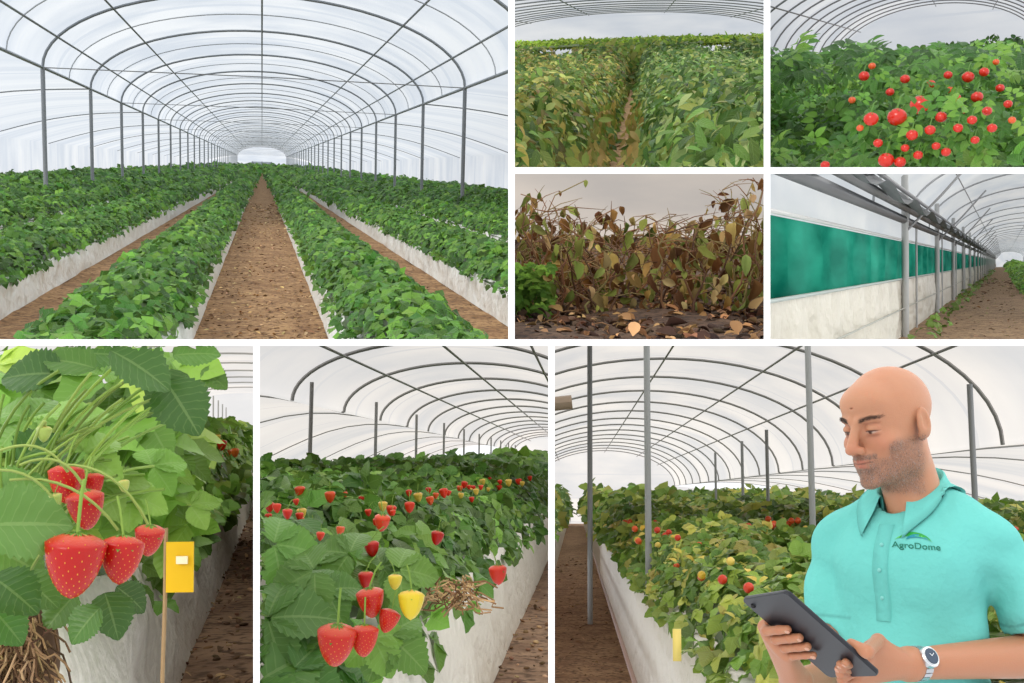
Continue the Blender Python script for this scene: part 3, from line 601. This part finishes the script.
for i in range(420):
    v=rng.uniform(3.2,14);u=rng.uniform(.5,5);c=np.array([[u,v,-.60+rng.uniform(.18,.38)]])
    if p8.vis(c)[0]:
        s=.020*max(1,v/7);mb.inst(ELL,c,np.eye(3)[None],s,lin(random.choice([(218,90,40),(222,180,60),(206,60,34),(230,200,96)])))
mb.build('strawberry_fruit_cluster',BM,p8)
mb=MB();V,Q=tube([[.36,v,-1.1] for v in np.geomspace(3,40,12)],.016,8);mb.add(V,Q,C=lin((150,110,96)))
V,Q=box(p8.loc(677,645,3.4),(.012,.005,.045));mb.add(V,Q,C=lin((232,206,110)));mb.build('irrigation_pipe',[PLAST],p8)
mb=MB();debris(mb,p8,-1.5,-.6,.5,6,30,500,.05,[(150,118,88),(104,80,60),(180,150,118)]);mb.build('soil_litter',[DRY],p8)
# =================== MAN
def surface_nets(Fd,org,h):
    nx,ny,nz=Fd.shape;s=Fd<0
    acc=np.zeros((nx-1,ny-1,nz-1,3));cnt=np.zeros((nx-1,ny-1,nz-1))
    def sl(i,n): return slice(i,n-1+i)
    for ax in range(3):
        for o1 in(0,1):
            for o2 in(0,1):
                o=[0,0,0];oth=[a for a in range(3) if a!=ax];o[oth[0]]=o1;o[oth[1]]=o2
                e=list(o);e[ax]=1
                A=Fd[sl(o[0],nx),sl(o[1],ny),sl(o[2],nz)];B=Fd[sl(e[0],nx),sl(e[1],ny),sl(e[2],nz)]
                mk=(A<0)!=(B<0);t=np.where(mk,A/np.where(mk,A-B,1),0)
                for c in range(3):
                    acc[...,c]+=mk*(o[c] if c!=ax else t)
                cnt+=mk
    M=cnt>0;idx=np.full(M.shape,-1);idx[M]=np.arange(M.sum())
    ii=np.argwhere(M);V=(ii+acc[M]/cnt[M][:,None])*h+org
    Qs=[]
    for ax in range(3):
        b,c=[a for a in range(3) if a!=ax]
        A=np.moveaxis(s,[ax,b,c],[0,1,2]);I=np.moveaxis(idx,[ax,b,c],[0,1,2])
        S0=A[:-1,1:-1,1:-1];S1=A[1:,1:-1,1:-1];ch=S0!=S1;w=np.argwhere(ch)
        i,j,k=w[:,0],w[:,1]+1,w[:,2]+1
        q=np.stack([I[i,j-1,k-1],I[i,j,k-1],I[i,j,k],I[i,j-1,k]],1)
        fl=S0[ch];flip=fl if ax!=1 else ~fl
        q=np.where(flip[:,None],q,q[:,::-1]);Qs.append(q)
    Q=np.concatenate(Qs);Q=Q[(Q>=0).all(1)];return V,Q
def sm(a,b,k):
    h=np.clip(.5+.5*(b-a)/k,0,1);return b*(1-h)+a*h-k*h*(1-h)
def smsub(a,b,k): return -sm(-a,b,k)
def ell(P,c,r):
    q=P-np.array(c);r=np.array(r);k0=np.linalg.norm(q/r,axis=-1);k1=np.linalg.norm(q/(r*r),axis=-1);return k0*(k0-1)/np.maximum(k1,1e-6)
def cap(P,a,b,ra,rb):
    a=np.array(a,float);b=np.array(b,float);d=b-a;t=np.clip(((P-a)@d)/(d@d),0,1);return np.linalg.norm(P-a-t[...,None]*d,axis=-1)-(ra+(rb-ra)*t)
def field(fn,lo,hi,h):
    lo=np.array(lo,float);hi=np.array(hi,float);n=np.ceil((hi-lo)/h).astype(int)+1
    g=np.stack(np.meshgrid(*[lo[i]+h*np.arange(n[i]) for i in range(3)],indexing='ij'),-1)
    sh=g.shape[:3];Fd=np.concatenate([fn(x) for x in np.array_split(g.reshape(-1,3),max(1,g.size//1500000))]).reshape(sh)
    return surface_nets(Fd,lo,h)
man=empty('man_holding_tablet')
SKIN=mat_attr('skin',.45,.35,bs=420,bst=.22,bd=.003,sss=.12,mot=.28)
def head_sdf(P):
    ax=P.copy();ax[:,0]=np.abs(ax[:,0])
    d=ell(P,(0,.014,.034),(.076,.098,.083))
    d=sm(d,ell(P,(0,-.022,-.035),(.063,.068,.085)),.03)
    d=sm(d,ell(ax,(0,-.040,-.088),(.047,.046,.034)),.025)
    d=sm(d,ell(P,(0,-.080,-.110),(.021,.017,.015)),.016)
    d=sm(d,ell(ax,(.052,.002,-.070),(.014,.028,.026)),.025)
    d=sm(d,ell(ax,(.044,-.058,-.032),(.021,.022,.018)),.020)
    d=sm(d,ell(P,(0,-.062,.052),(.05,.03,.03)),.03)
    d=sm(d,cap(ax,(.012,-.0900,.0185),(.044,-.076,.021),.0078,.0055),.012)
    d=smsub(d,ell(ax,(.031,-.105,.0),(.017,.022,.0115)),.012)
    d=sm(d,ell(ax,(.031,-.0760,.0015),(.0150,.0150,.0110)),.003)
    d=sm(d,ell(ax,(.031,-.0745,-.008),(.0150,.0120,.0065)),.004)
    d=sm(d,cap(P,(0,-.089,.012),(0,-.1130,-.031),.0085,.0115),.011)
    d=sm(d,ell(P,(0,-.1170,-.0375),(.0125,.0115,.0100)),.007)
    d=sm(d,ell(ax,(.0125,-.103,-.0405),(.0078,.0105,.0080)),.008)
    d=smsub(d,ell(ax,(.0070,-.108,-.0490),(.0036,.006,.003)),.002)
    d=sm(d,ell(P,(0,-.088,-.066),(.026,.013,.020)),.012)
    d=sm(d,cap(ax,(.004,-.1000,-.0632),(.023,-.090,-.0652),.0042,.0020),.003)
    d=sm(d,cap(ax,(0,-.0982,-.0742),(.018,-.090,-.0702),.0055,.0022),.003)
    d=smsub(d,cap(ax,(0,-.1062,-.0684),(.027,-.0915,-.0660),.0016,.0009),.002)
    d=smsub(d,ell(P,(0,-.104,-.0845),(.016,.008,.0045)),.006)
    d=smsub(d,cap(ax,(.022,-.112,-.044),(.036,-.098,-.072),.0036,.0030),.008)
    d=smsub(d,cap(ax,(.018,-.0935,-.0030),(.044,-.0835,-.0037),.0022,.0012),.0015)
    for z_ in(.046,.058): d=smsub(d,cap(ax,(0,-.0935+(z_-.046)*.35,z_),(.036,-.080+(z_-.046)*.35,z_+.002),.0012,.0006),.004)
    e=ell(ax,(.081,.016,-.006),(.0075,.019,.032));e=smsub(e,ell(ax,(.089,.013,.0),(.006,.011,.019)),.004)
    e=sm(e,cap(ax,(.082,.006,.004),(.080,.004,-.014),.0035,.004),.004)
    e=sm(e,ell(ax,(.078,.006,-.032),(.006,.008,.009)),.008)
    d=sm(d,e,.006)
    d=sm(d,cap(P,(0,.024,-.05),(0,.045,-.22),.055,.062),.028)
    return d
V,Q=field(head_sdf,(-.1,-.14,-.21),(.1,.125,.13),.0019)
ax_=V.copy();ax_[:,0]=abs(ax_[:,0])
skin=lin((190,136,104));C=np.tile(skin,(len(V),1))
def blend(C,col,w): w=np.clip(w,0,1)[:,None];return C*(1-w)+lin(col)*w
def sstep(a,b,x): t=np.clip((x-a)/(b-a),0,1);return t*t*(3-2*t)
C=blend(C,(196,120,94),.45*np.exp(-((ax_-np.array([.045,-.075,-.03]))**2).sum(1)/.0007))
C=blend(C,(190,114,90),.6*np.exp(-((V-np.array([0,-.115,-.036]))**2).sum(1)/.0003))
line=-.050+.035*sstep(.045,.07,ax_[:,0])
beard=sstep(0,-.022,V[:,2]-line)*sstep(.035,-.005,V[:,1])*sstep(-.150,-.118,V[:,2]+.35*(V[:,1]+.05))
must=np.exp(-((V[:,2]+.0565)/.0065)**4)*sstep(.036,.028,ax_[:,0])*(V[:,1]<-.08)
gtee=np.exp(-((ax_[:,0]/.032)**4+((V[:,2]+.095)/.030)**4))*(V[:,1]<-.06)
beard=np.maximum(beard*.75,np.maximum(must,gtee))
gr=rng.random(len(V))
lipm=np.minimum(1,np.maximum(np.exp(-(((ax_[:,0])/.02)**4+((V[:,2]+.0645)/.0038)**4)),np.exp(-(((ax_[:,0])/.017)**4+((V[:,2]+.0738)/.0050)**4))))*(V[:,1]<-.085)
C=blend(C,(92,80,74),beard*(.38+.45*gr)*(1-lipm))
C=blend(C,(168,96,84),lipm*.75)
mz=np.exp(-((V[:,2]+.0686-.10*ax_[:,0])/.0013)**2)*(ax_[:,0]<.027)*(V[:,1]<-.083);C=blend(C,(80,40,36),mz*.8)
bz=.0225+.10*(ax_[:,0]-.03)-6.0*(ax_[:,0]-.034)**2
brow=np.exp(-((V[:,2]-bz)/(.0044-.03*np.clip(ax_[:,0]-.03,0,.03)))**4)*sstep(.011,.017,ax_[:,0])*sstep(.056,.046,ax_[:,0])*(V[:,1]<-.05)
C=blend(C,(62,48,42),brow*(.4+.4*gr))
fr_=(V[:,1]<-.07)
op=np.exp(-(((ax_[:,0]-.031)/.0125)**2+((V[:,2]+.0058)/.0028)**2)**2)*fr_;C=blend(C,(190,172,158),op)
ir=np.exp(-((((ax_[:,0]-.0305)/.0048)**2+((V[:,2]+.0060)/.0046)**2))**3)*fr_;C=blend(C,(44,28,22),ir)
lash=np.exp(-((V[:,2]+.0030+5*(ax_[:,0]-.031)**2)/.0013)**4)*sstep(.0160,.019,ax_[:,0])*sstep(.047,.043,ax_[:,0])*fr_;C=blend(C,(36,24,20),lash*.95)
C=blend(C,(150,96,76),.55*np.exp(-((V[:,2]+.014)/.004)**2)*sstep(.012,.02,ax_[:,0])*sstep(.05,.04,ax_[:,0])*fr_)
C=blend(C,(150,96,76),.5*np.exp(-((V[:,2]-.0115)/.0028)**2)*sstep(.016,.022,ax_[:,0])*sstep(.05,.04,ax_[:,0])*fr_)
hd=sstep(.045,.075,V[:,2]+.25*V[:,1]);C=blend(C,(184,138,112),.35*hd)
th=math.radians(57);pt=math.radians(12);fw=np.array([-math.sin(th),-math.cos(th),0]);up=np.array([0,0,1.]);Lh=np.array([math.cos(th),-math.sin(th),0])
fw2=fw*math.cos(pt)-up*math.sin(pt);up2=up*math.cos(pt)+fw*math.sin(pt)
HC=p8.loc(887,423,2.38)
Hm=np.stack([Lh,-fw2,up2],0)
mb=MB();mb.add(V@Hm*.98+HC,Q,U=V[:,:2],C=C)
mb.build('head_and_neck',[SKIN],p8,clip=None,parent=man)
# short stubble and eyebrow hairs rooted on the skin
HAIR=mat_attr('stubble_hair',.6,.3)
HT=(np.array([[-.5,0,0],[.5,0,0],[.12,1,.25],[-.12,1,.25]]),np.array([[0,1,2,3]]),np.zeros((4,2)))
def gradn(P):
    e=5e-4;d=head_sdf(P);return nrm(np.stack([(head_sdf(P+e*v)-d)/e for v in np.eye(3)],1))
mb=MB()
for wgt,N,ln,wd,pal,dirv in ((beard*(1-lipm),7000,.0028,.00042,[(70,60,56),(128,120,116),(98,86,80),(160,154,150)],(0,.1,-1)),(brow,520,.0062,.0005,[(52,40,34),(70,56,48)],None)):
    idx=np.nonzero(wgt>.35)[0];idx=rng.choice(idx,N,p=wgt[idx]/wgt[idx].sum());P=V[idx]+rng.normal(0,.0007,(N,3));n=gradn(P);P=P-n*head_sdf(P)[:,None]
    if dirv is None: d=np.stack([np.sign(P[:,0]),.3*np.ones(N),.25*np.ones(N)],1)+rng.normal(0,.2,(N,3))
    else: d=np.array(dirv)+rng.normal(0,.35,(N,3))
    y=nrm(nrm(d-(d*n).sum(1,keepdims=True)*n)+.55*n);x=nrm(np.cross(y,n));z=np.cross(x,y);R=np.stack([x,y,z],-1)
    R=np.einsum('ji,njk->nik',Hm,R);mb.inst(HT,P@Hm*.98+HC,R,np.stack([np.full(N,wd),ln*rng.uniform(.5,1.2,N),np.full(N,.001)],1),pick(pal,N,.15))
mb.build('stubble_and_brows',[HAIR],p8,clip=None,parent=man)
t=math.radians(48);Lb=np.array([math.cos(t),-math.sin(t),0]);Bb=np.array([math.sin(t),math.cos(t),0]);Bm=np.stack([Lb,Bb,up],0)
O=p8.loc(911,495,2.44)
def tob(P): return (P-O)@Bm.T
def frb(P): return np.asarray(P)@Bm+O
jl=[tob(p8.loc(*x)) for x in ((994,545,2.35),(1048,655,2.40),(912,664,2.20))]
jr=[tob(p8.loc(*x)) for x in ((843,545,2.55),(832,672,2.52),(797,682,2.26))]
def shirt_sdf(P):
    ax=P.copy();ax[:,0]=np.abs(ax[:,0])
    d=ell(P,(0,.0,-.18),(.162,.115,.185))
    d=sm(d,ell(ax,(.070,-.055,-.16),(.085,.060,.09)),.05)
    d=sm(d,ell(P,(0,-.012,-.43),(.165,.138,.24)),.06)
    d=sm(d,ell(P,(0,.0,-.67),(.170,.130,.16)),.05)
    d=sm(d,cap(ax,(.03,.015,-.018),(.145,.005,-.075),.050,.056),.045)
    for J in(jl,jr):
        s,e=J[0],J[1];m_=s+(e-s)*.66;dd=nrm(e-s)
        a=cap(P,s,m_+dd*.08,.060,.066);a=np.maximum(a,((P-m_)@dd));d=sm(d,a,.03)
    d=np.maximum(d,-(P[:,2]+.74))
    d=smsub(d,cap(P,(0,-.012,-.02),(0,-.015,.12),.058,.062),.006)
    d=smsub(d,cap(P,(0,-.13,-.02),(0,-.15,-.085),.020,.010),.006)
    x,y,z=P[:,0],P[:,1],P[:,2]
    n1=np.sin(13*x+4*np.sin(7*z))+np.sin(11*z-6*x+1)
    w=.009*np.sin(24*(z+.8*ax[:,0])+1.6*n1)*sstep(-.15,-.42,z)
    w+=.008*np.sin(34*(x-.8*z)+1.4*n1)*sstep(.08,.16,ax[:,0])
    w+=.0065*np.sin(20*(x+.9*z)+1.8*n1)*sstep(-.08,-.16,z)
    return d+w
V,Q=field(shirt_sdf,(-.34,-.24,-.76),(.36,.2,.1),.0058)
teal=lin((104,188,180))
def hem(P):
    c=np.tile(teal,(len(P),1))
    for J in(jl,jr):
        s,e=J[0],J[1];m_=s+(e-s)*.66;dd=nrm(e-s);q=(P-m_)@dd;near=np.linalg.norm(P-m_,axis=1)<.1
        c=np.where((near&(abs(q+.022)<.003))[:,None],teal*.75,c)
    return c
SH=mat_attr('polo_cotton',.85,.15,bs=18,bst=.4,bd=.025)
mb=MB();mb.add(frb(V),Q,U=V[:,:2],C=hem(V))
phm=2.66;ph=np.linspace(-phm,phm,81);kf=(1-np.cos(ph))/2;ptc=np.clip((np.abs(ph)-1.7)/(phm-1.7),0,1)**1.6
def ring(rx,ry,zb,zf,cy=-.002):
    return np.stack([rx*np.sin(ph),cy+ry*np.cos(ph),zb*(1-kf)+zf*kf],1)
prof=[(.060,.062,.010,-.045),(.0615,.0640,.052,-.014),(.0650,.0680,.060,-.006),(.0690,.0730,.058,-.010),(.0760,.0820,.038,-.024),(.0830,.0890,.018,-.038),(.0890,.0950,.002,-.048),(.0895,.0955,-.001,-.052),(.0870,.0930,-.001,-.052)]
R_=[]
def push(P,off):
    for it in range(6):
        d=shirt_sdf(P);e=1e-3;g=np.stack([(shirt_sdf(P+e*v)-d)/e for v in np.eye(3)],1)
        P=P+np.clip(off-d,0,None)[:,None]*nrm(g)*.8
    return P
for i,(rx,ry,zb,zf) in enumerate(prof):
    r=ring(rx,ry,zb,zf);q=min(max(0,(i-3)/3.),1.1)
    r[:,2]-=.036*ptc*q;r[:,1]-=.018*ptc*q;r[:,0]*=(1+.10*ptc*q)
    if 4<=i<=7: r=push(r,.008)
    if i==8: r=push(r,.003)
    R_.append(r)
A=np.stack(R_,1)
Vc,Qc=grid(A);CC=np.tile(teal*1.03,(81,len(prof),1));CC[:,6:]=teal*.8;mb.add(frb(Vc),Qc,C=CC.reshape(-1,3))
def front_v(u,w,off=.0):
    vs=np.linspace(2.0,2.6,240);P=np.stack([np.repeat(u,240),np.tile(vs,len(u)),np.repeat(w,240)],1)
    d=shirt_sdf(tob(P)).reshape(len(u),240);i=np.argmax(d<0,1);return vs[i]-off
zz=np.linspace(-.060,-.25,24)
def front_y(x,z):
    ys=np.linspace(-.25,0,200);P=np.stack([np.repeat(x,200),np.tile(ys,len(x)),np.repeat(z,200)],1);d=shirt_sdf(P).reshape(len(x),200);return ys[np.argmax(d<0,1)]
xs=np.array([-.017,-.016,0,.016,.017]);G=np.zeros((24,5,3))
for j,x in enumerate(xs):
    y=front_y(np.full(24,x),zz);y=np.convolve(np.pad(y,2,'edge'),np.ones(5)/5,'valid');G[:,j]=np.stack([np.full(24,x),y-(.0040 if 0<j<4 else -.002),zz],1)
Vc,Qc=grid(G);mb.add(frb(Vc),Qc,C=teal*.93)
mb.build('polo_shirt',[SH],p8,clip=None,parent=man)
mb=MB()
for z in(-.100,-.150,-.205):
    y=front_y(np.array([0.]),np.array([z]))[0];c=frb(np.array([0,y-.006,z]));mb.inst(ellips(14,8),c[None],np.stack([Lb,up,-Bb],-1)[None],np.array([[.0042,.0042,.002]]),lin((120,190,184)))
mb.build('buttons',[PLAST],p8,clip=None,parent=man)
def txt(s,size):
    cu=bpy.data.curves.new('t','FONT');cu.body=s;cu.size=size;cu.align_x='CENTER';cu.offset=size*.014
    ob=bpy.data.objects.new('t',cu);sc.collection.objects.link(ob);dg=bpy.context.evaluated_depsgraph_get();me=bpy.data.meshes.new_from_object(ob.evaluated_get(dg));bpy.data.objects.remove(ob)
    return me
me=txt('AgroDome',.0170);P2=np.array([v.co[:] for v in me.vertices])
lc=p8.loc(918,549,2.3)
def place(P2,off=.004):
    u=lc[0]+P2[:,0]*.97;w=lc[2]+P2[:,1]-.04*P2[:,0];v=front_v(u,w,off)
    vm=np.poly1d(np.polyfit(u,v,2))(u) if len(u)>6 else v
    return np.stack([u,np.minimum(vm,v+.001),w],1)
W=p8.world(place(P2))
for i,v in enumerate(me.vertices): v.co=W[i]
def solid(name,c):
    m,nt,o=newmat(name);p=nt.nodes.new('ShaderNodeBsdfPrincipled');n=noise(nt,300,2,geo(nt).outputs['Position']);nt.links.new(mix(nt,n,tuple(np.array(c)*.9),tuple(np.array(c)*1.1)),p.inputs[0]);p.inputs['Roughness'].default_value=.7;nt.links.new(p.outputs[0],o.inputs[0]);return m
me.materials.clear();me.materials.append(solid('logo_thread',lin((16,110,90))));ob=bpy.data.objects.new('chest_logo_text',me);sc.collection.objects.link(ob);ob.parent=man
mb=MB()
for (r,c,y0,wd,x0) in ((.028,(40,150,60),.001,.0038,0),(.021,(20,130,150),.002,.0032,.005),(.033,(90,190,90),-.004,.0018,-.002)):
    a=np.linspace(.12*np.pi,.86*np.pi,26);tp=np.sin(np.linspace(.1,np.pi-.1,26))*wd
    o_=np.stack([x0+r*np.cos(a),y0+.010+(r*.62)*np.sin(a)+tp,0*a],1);i_=np.stack([x0+r*np.cos(a),y0+.010+(r*.62)*np.sin(a)-tp,0*a],1)
    G=np.stack([place(o_),place(i_)],1);Vc,Qc=grid(G);mb.add(Vc,Qc,C=lin(c))
mb.build('chest_logo_swoosh',[PLAST],p8,clip=None,parent=man)
# tablet, arms, hands
A_=p8.loc(742,598,2.10);B_=p8.loc(779,592,1.985);D_=p8.loc(812,668,2.16)
ex=B_-A_;lx=np.linalg.norm(ex);ex=ex/lx;ey=D_-A_;ey=ey-(ey@ex)*ex;ly=np.linalg.norm(ey);ey/=ly;lx=.150;ly=.215
nn_=np.cross(ex,ey);nb=-nn_ if nn_[2]>0 else nn_
def T_(x,y,z): return A_+ex*x+ey*y+nb*z
mb=MB();c=T_(lx/2,ly/2,0)
def rrect(hx,hy,r,z):
    pts=[]
    for cx,cy,a0 in((hx-r,hy-r,0),(-hx+r,hy-r,90),(-hx+r,-hy+r,180),(hx-r,-hy+r,270)):
        for a in np.linspace(0,90,6): pts.append([cx+r*math.cos(math.radians(a0+a)),cy+r*math.sin(math.radians(a0+a)),z])
    pts.append(pts[0]);return np.array(pts)
layers=[rrect(.001,.001,.0005,-.0042),rrect(lx/2-.001,ly/2-.001,.010,-.0042),rrect(lx/2,ly/2,.011,-.002),rrect(lx/2,ly/2,.011,.002),rrect(lx/2-.001,ly/2-.001,.010,.0042),rrect(.001,.001,.0005,.0042)]
G=np.stack(layers,0);Vt,Qt=grid(G);Vt=c+Vt@np.stack([ex,ey,nb],0);mb.add(Vt,Qt,C=lin((34,36,42)))
Vt,Qt=box((0,0,-.0045),(lx/2-.008,ly/2-.008,.0004));mb.add(c+Vt@np.stack([ex,ey,nb],0),Qt,C=lin((20,24,30)))
Vt,Qt,_=ellips(12,6);mb.add(T_(.018,.018,.0045)+Vt*np.array([.005,.005,.005]),Qt,C=lin((12,12,14)))
mb.build('tablet',[mat_attr('tablet_shell',.4,.4)],p8,clip=None,smooth=False,parent=man)
def handf(el,wr,K,Fg,Th,side_r=(.045,.028)):
    def f(P):
        d=cap(P,el,wr,side_r[0],side_r[1])
        pal=None
        for k_ in K:
            c_=cap(P,wr+(k_-wr)*.12,k_,.021,.0125);pal=c_ if pal is None else sm(pal,c_,.014)
        c_=cap(P,K[1],K[2],.013,.013);pal=sm(pal,c_,.01)
        d=sm(d,pal,.022)
        fg=None
        for ch,r in zip(Fg,(.0092,.0096,.0092,.0080)):
            q=None
            for i in range(len(ch)-1):
                c_=cap(P,ch[i],ch[i+1],r-i*.0006,r-(i+1)*.0006);q=c_ if q is None else sm(q,c_,.003)
            fg=q if fg is None else np.minimum(fg,q)
        d=sm(d,fg,.0045)
        q=None
        for i in range(len(Th)-1):
            c_=cap(P,Th[i],Th[i+1],.0135-.0014*i,.0125-.0016*i);q=c_ if q is None else sm(q,c_,.006)
        return sm(d,q,.010)
    return f
SA=lin((182,126,94))
def addhand(name,el,wr,K,Fg,Th,hd=.0023):
    f=handf(el,wr,K,Fg,Th)
    pts=np.concatenate([np.array(K),np.array([x for c in Fg for x in c]),np.array(Th),[wr,el]]);lo=pts.min(0)-.05;hi=pts.max(0)+.05
    V,Q=field(f,lo,hi,hd)
    kn=np.zeros(len(V))
    for ch in Fg:
        for q in ch[:-1]: kn=np.maximum(kn,np.exp(-((V-q)**2).sum(1)/.00008))
    C=np.tile(SA,(len(V),1));C=blend(C,(168,98,74),.45*kn)
    mb=MB();mb.add(V,Q,U=V[:,:2],C=C)
    for ch in Fg:
        d=nrm(ch[-1]-ch[-2]);out=nb-(nb@d)*d;out=nrm(out);c=ch[-1]+out*.0058+d*.001
        mb.inst(ellips(10,6),c[None],np.stack([np.cross(d,out),d,out],-1)[None],np.array([[.0048,.0060,.0018]]),lin((210,160,136)))
    mb.build(name,[SKIN],p8,clip=None,parent=man)
wr=p8.loc(797,684,2.26);el=p8.loc(836,680,2.52)
K=[T_(-.016,y,.006+.004*i) for i,y in enumerate((.070,.093,.116,.137))]
Fg=[]
for i,y in enumerate((.066,.089,.112,.134)):
    L=(.9,1.0,.93,.78)[i]
    Fg.append([K[i],T_(-.008+.018*L,y+.001,.020),T_(.046*L,y+.005,.0165),T_(.066*L,y+.010,.0125)])
Th=[wr+(K[0]-wr)*.25,T_(-.028,.085,-.022),T_(-.006,.062,-.020),T_(.022,.052,-.015)]
addhand('right_arm_and_hand',el,wr,K,Fg,Th)
wr=p8.loc(912,664,2.20);el=p8.loc(1046,655,2.40)
K=[p8.loc(869,648,2.115),p8.loc(864,658,2.10),p8.loc(859,669,2.10),p8.loc(856,680,2.105)]
tips=[(.118,.168),(.098,.172),(.080,.182),(.066,.196)]
Fg=[]
for i in range(4):
    tip=T_(tips[i][0],tips[i][1],.0125);k0=K[i];m1=k0*.55+tip*.45+nb*.016;m2=k0*.22+tip*.78+nb*.010
    Fg.append([k0,m1,m2,tip])
Th=[wr+(K[0]-wr)*.3,p8.loc(878,641,2.13),T_(lx+.010,ly-.045,-.010),T_(lx-.018,ly-.062,-.014)]
addhand('left_arm_and_hand',el,wr,K,Fg,Th)
mb=MB()
for J in(jl,jr):
    V,Q=tube(np.array([J[0]*(1-q)+J[1]*q for q in np.linspace(.3,1,8)]),np.linspace(.05,.045,8),20);mb.add(frb(V),Q,C=SA)
    Vq,Qq,_=ellips(20,14);mb.add(frb(Vq*.0455+J[1]),Qq,C=SA)
mb.build('upper_arms',[SKIN],p8,clip=None,parent=man)
mb=MB();ad=nrm(p8.loc(1046,655,2.40)-p8.loc(912,664,2.20))
q1=nrm(np.cross(ad,[0,0,1.]));q2=np.cross(q1,ad)
wc=p8.loc(912,664,2.20)+ad*.012
for i in range(22):
    a=2*np.pi*i/22;r=.0305;c=wc+r*(math.cos(a)*q1+math.sin(a)*q2);tn=-math.sin(a)*q1+math.cos(a)*q2;rd=math.cos(a)*q1+math.sin(a)*q2
    V,Q=box((0,0,0),(.0095,.0038,.0018));mb.add(c+V@np.stack([ad,tn,rd],0),Q,C=lin((190,192,196)))
fd=np.array([-.1,-.85,.35]);fd=nrm(fd-(fd@ad)*ad);t2=np.cross(fd,ad);c=wc+fd*.0335
for (r,h,cc,o) in ((.020,.005,(205,207,210),0),(.0165,.0012,(225,228,230),.0052),(.0150,.0008,(60,70,84),.0062)):
    an=np.linspace(0,2*np.pi,33);rg=np.stack([np.cos(an),np.sin(an)],1)
    G=np.stack([np.concatenate([rg*q*r,np.full((33,1),z)],1) for q,z in((1,-h),(1,h*.7),(.93,h),(.01,h))],0);V,Q=grid(G);mb.add(c+fd*o+V@np.stack([ad,t2,fd],0),Q,C=lin(cc))
for a,l in((.6,.009),(2.2,.006)):
    V=np.array([[0,0,.0078],[0,0,.0078],[math.cos(a)*l,math.sin(a)*l,.0078],[math.cos(a)*l,math.sin(a)*l,.0078]])+np.array([[.0006,0,0],[-.0006,0,0],[-.0004,0,0],[.0004,0,0]])
    mb.add(c+V@np.stack([ad,t2,fd],0),[[0,1,2,3]],C=(.9,.9,.9))
mb.build('wristwatch',[mat_attr('watch_steel',.25,.6,metal=.85)],p8,clip=None,smooth=False,parent=man)
def leg_sdf(P):
    d=ell(P,(0,.0,-.74),(.160,.115,.12))
    for sg in(-1,1):
        d=sm(d,cap(P,(sg*.085,.0,-.78),(sg*.10,-.01,-1.14),.088,.062),.03);d=sm(d,cap(P,(sg*.10,-.01,-1.14),(sg*.11,.01,-1.45),.062,.05),.02)
        d=sm(d,ell(P,(sg*.115,-.05,-1.475),(.045,.125,.035)),.01)
    return np.maximum(d,-(P[:,2]+1.50))
V,Q=field(leg_sdf,(-.24,-.22,-1.54),(.24,.16,-.6),.012)
mb=MB();mb.add(frb(V),Q,C=np.where((V[:,2]<-1.43)[:,None],lin((40,34,30)),lin((48,54,66))));mb.build('trousers_and_shoes',[DRY],p8,clip=None,parent=man)
# =================== camera, world, light
cam=bpy.data.cameras.new('camera');cam.lens=LENS;cam.sensor_width=36;co=bpy.data.objects.new('camera',cam);sc.collection.objects.link(co)
co.location=(0,0,0);co.rotation_euler=(math.pi/2,0,0);cam.clip_start=.05;cam.clip_end=1000;sc.camera=co
w=bpy.data.worlds.new('sky');sc.world=w;w.use_nodes=True;bg=w.node_tree.nodes['Background'];bg.inputs[0].default_value=(.95,.97,1,1);bg.inputs[1].default_value=1.2
s=bpy.data.lights.new('sun','SUN');s.energy=1.25;s.angle=.35;s.color=(1,.95,.88);so=bpy.data.objects.new('sun',s);sc.collection.objects.link(so)
so.rotation_euler=(math.radians(58),0,math.radians(-32))
def area(name,loc,rx,sx,sy,L,col=(1,.985,.96)):
    l=bpy.data.lights.new(name,'AREA');l.shape='RECTANGLE';l.size=sx;l.size_y=sy;l.energy=L*math.pi*sx*sy;l.color=col
    o=bpy.data.objects.new(name,l);sc.collection.objects.link(o);o.location=loc;o.rotation_euler=(rx,0,0)
area('added_fill_light',(0,6.5,-.010),0,7.5,9.0,.9)  # added light, edge-on below the middle divider, brightens the lower panels
area('added_fill_light',(1.45,5.0,.1503*5.0-.012),math.atan(.1503),2.9,6.0,.9)  # added light below the upper divider, brightens the two panels under it
print('POLYS',sum(len(o.data.polygons) for o in bpy.data.objects if o.type=='MESH'))
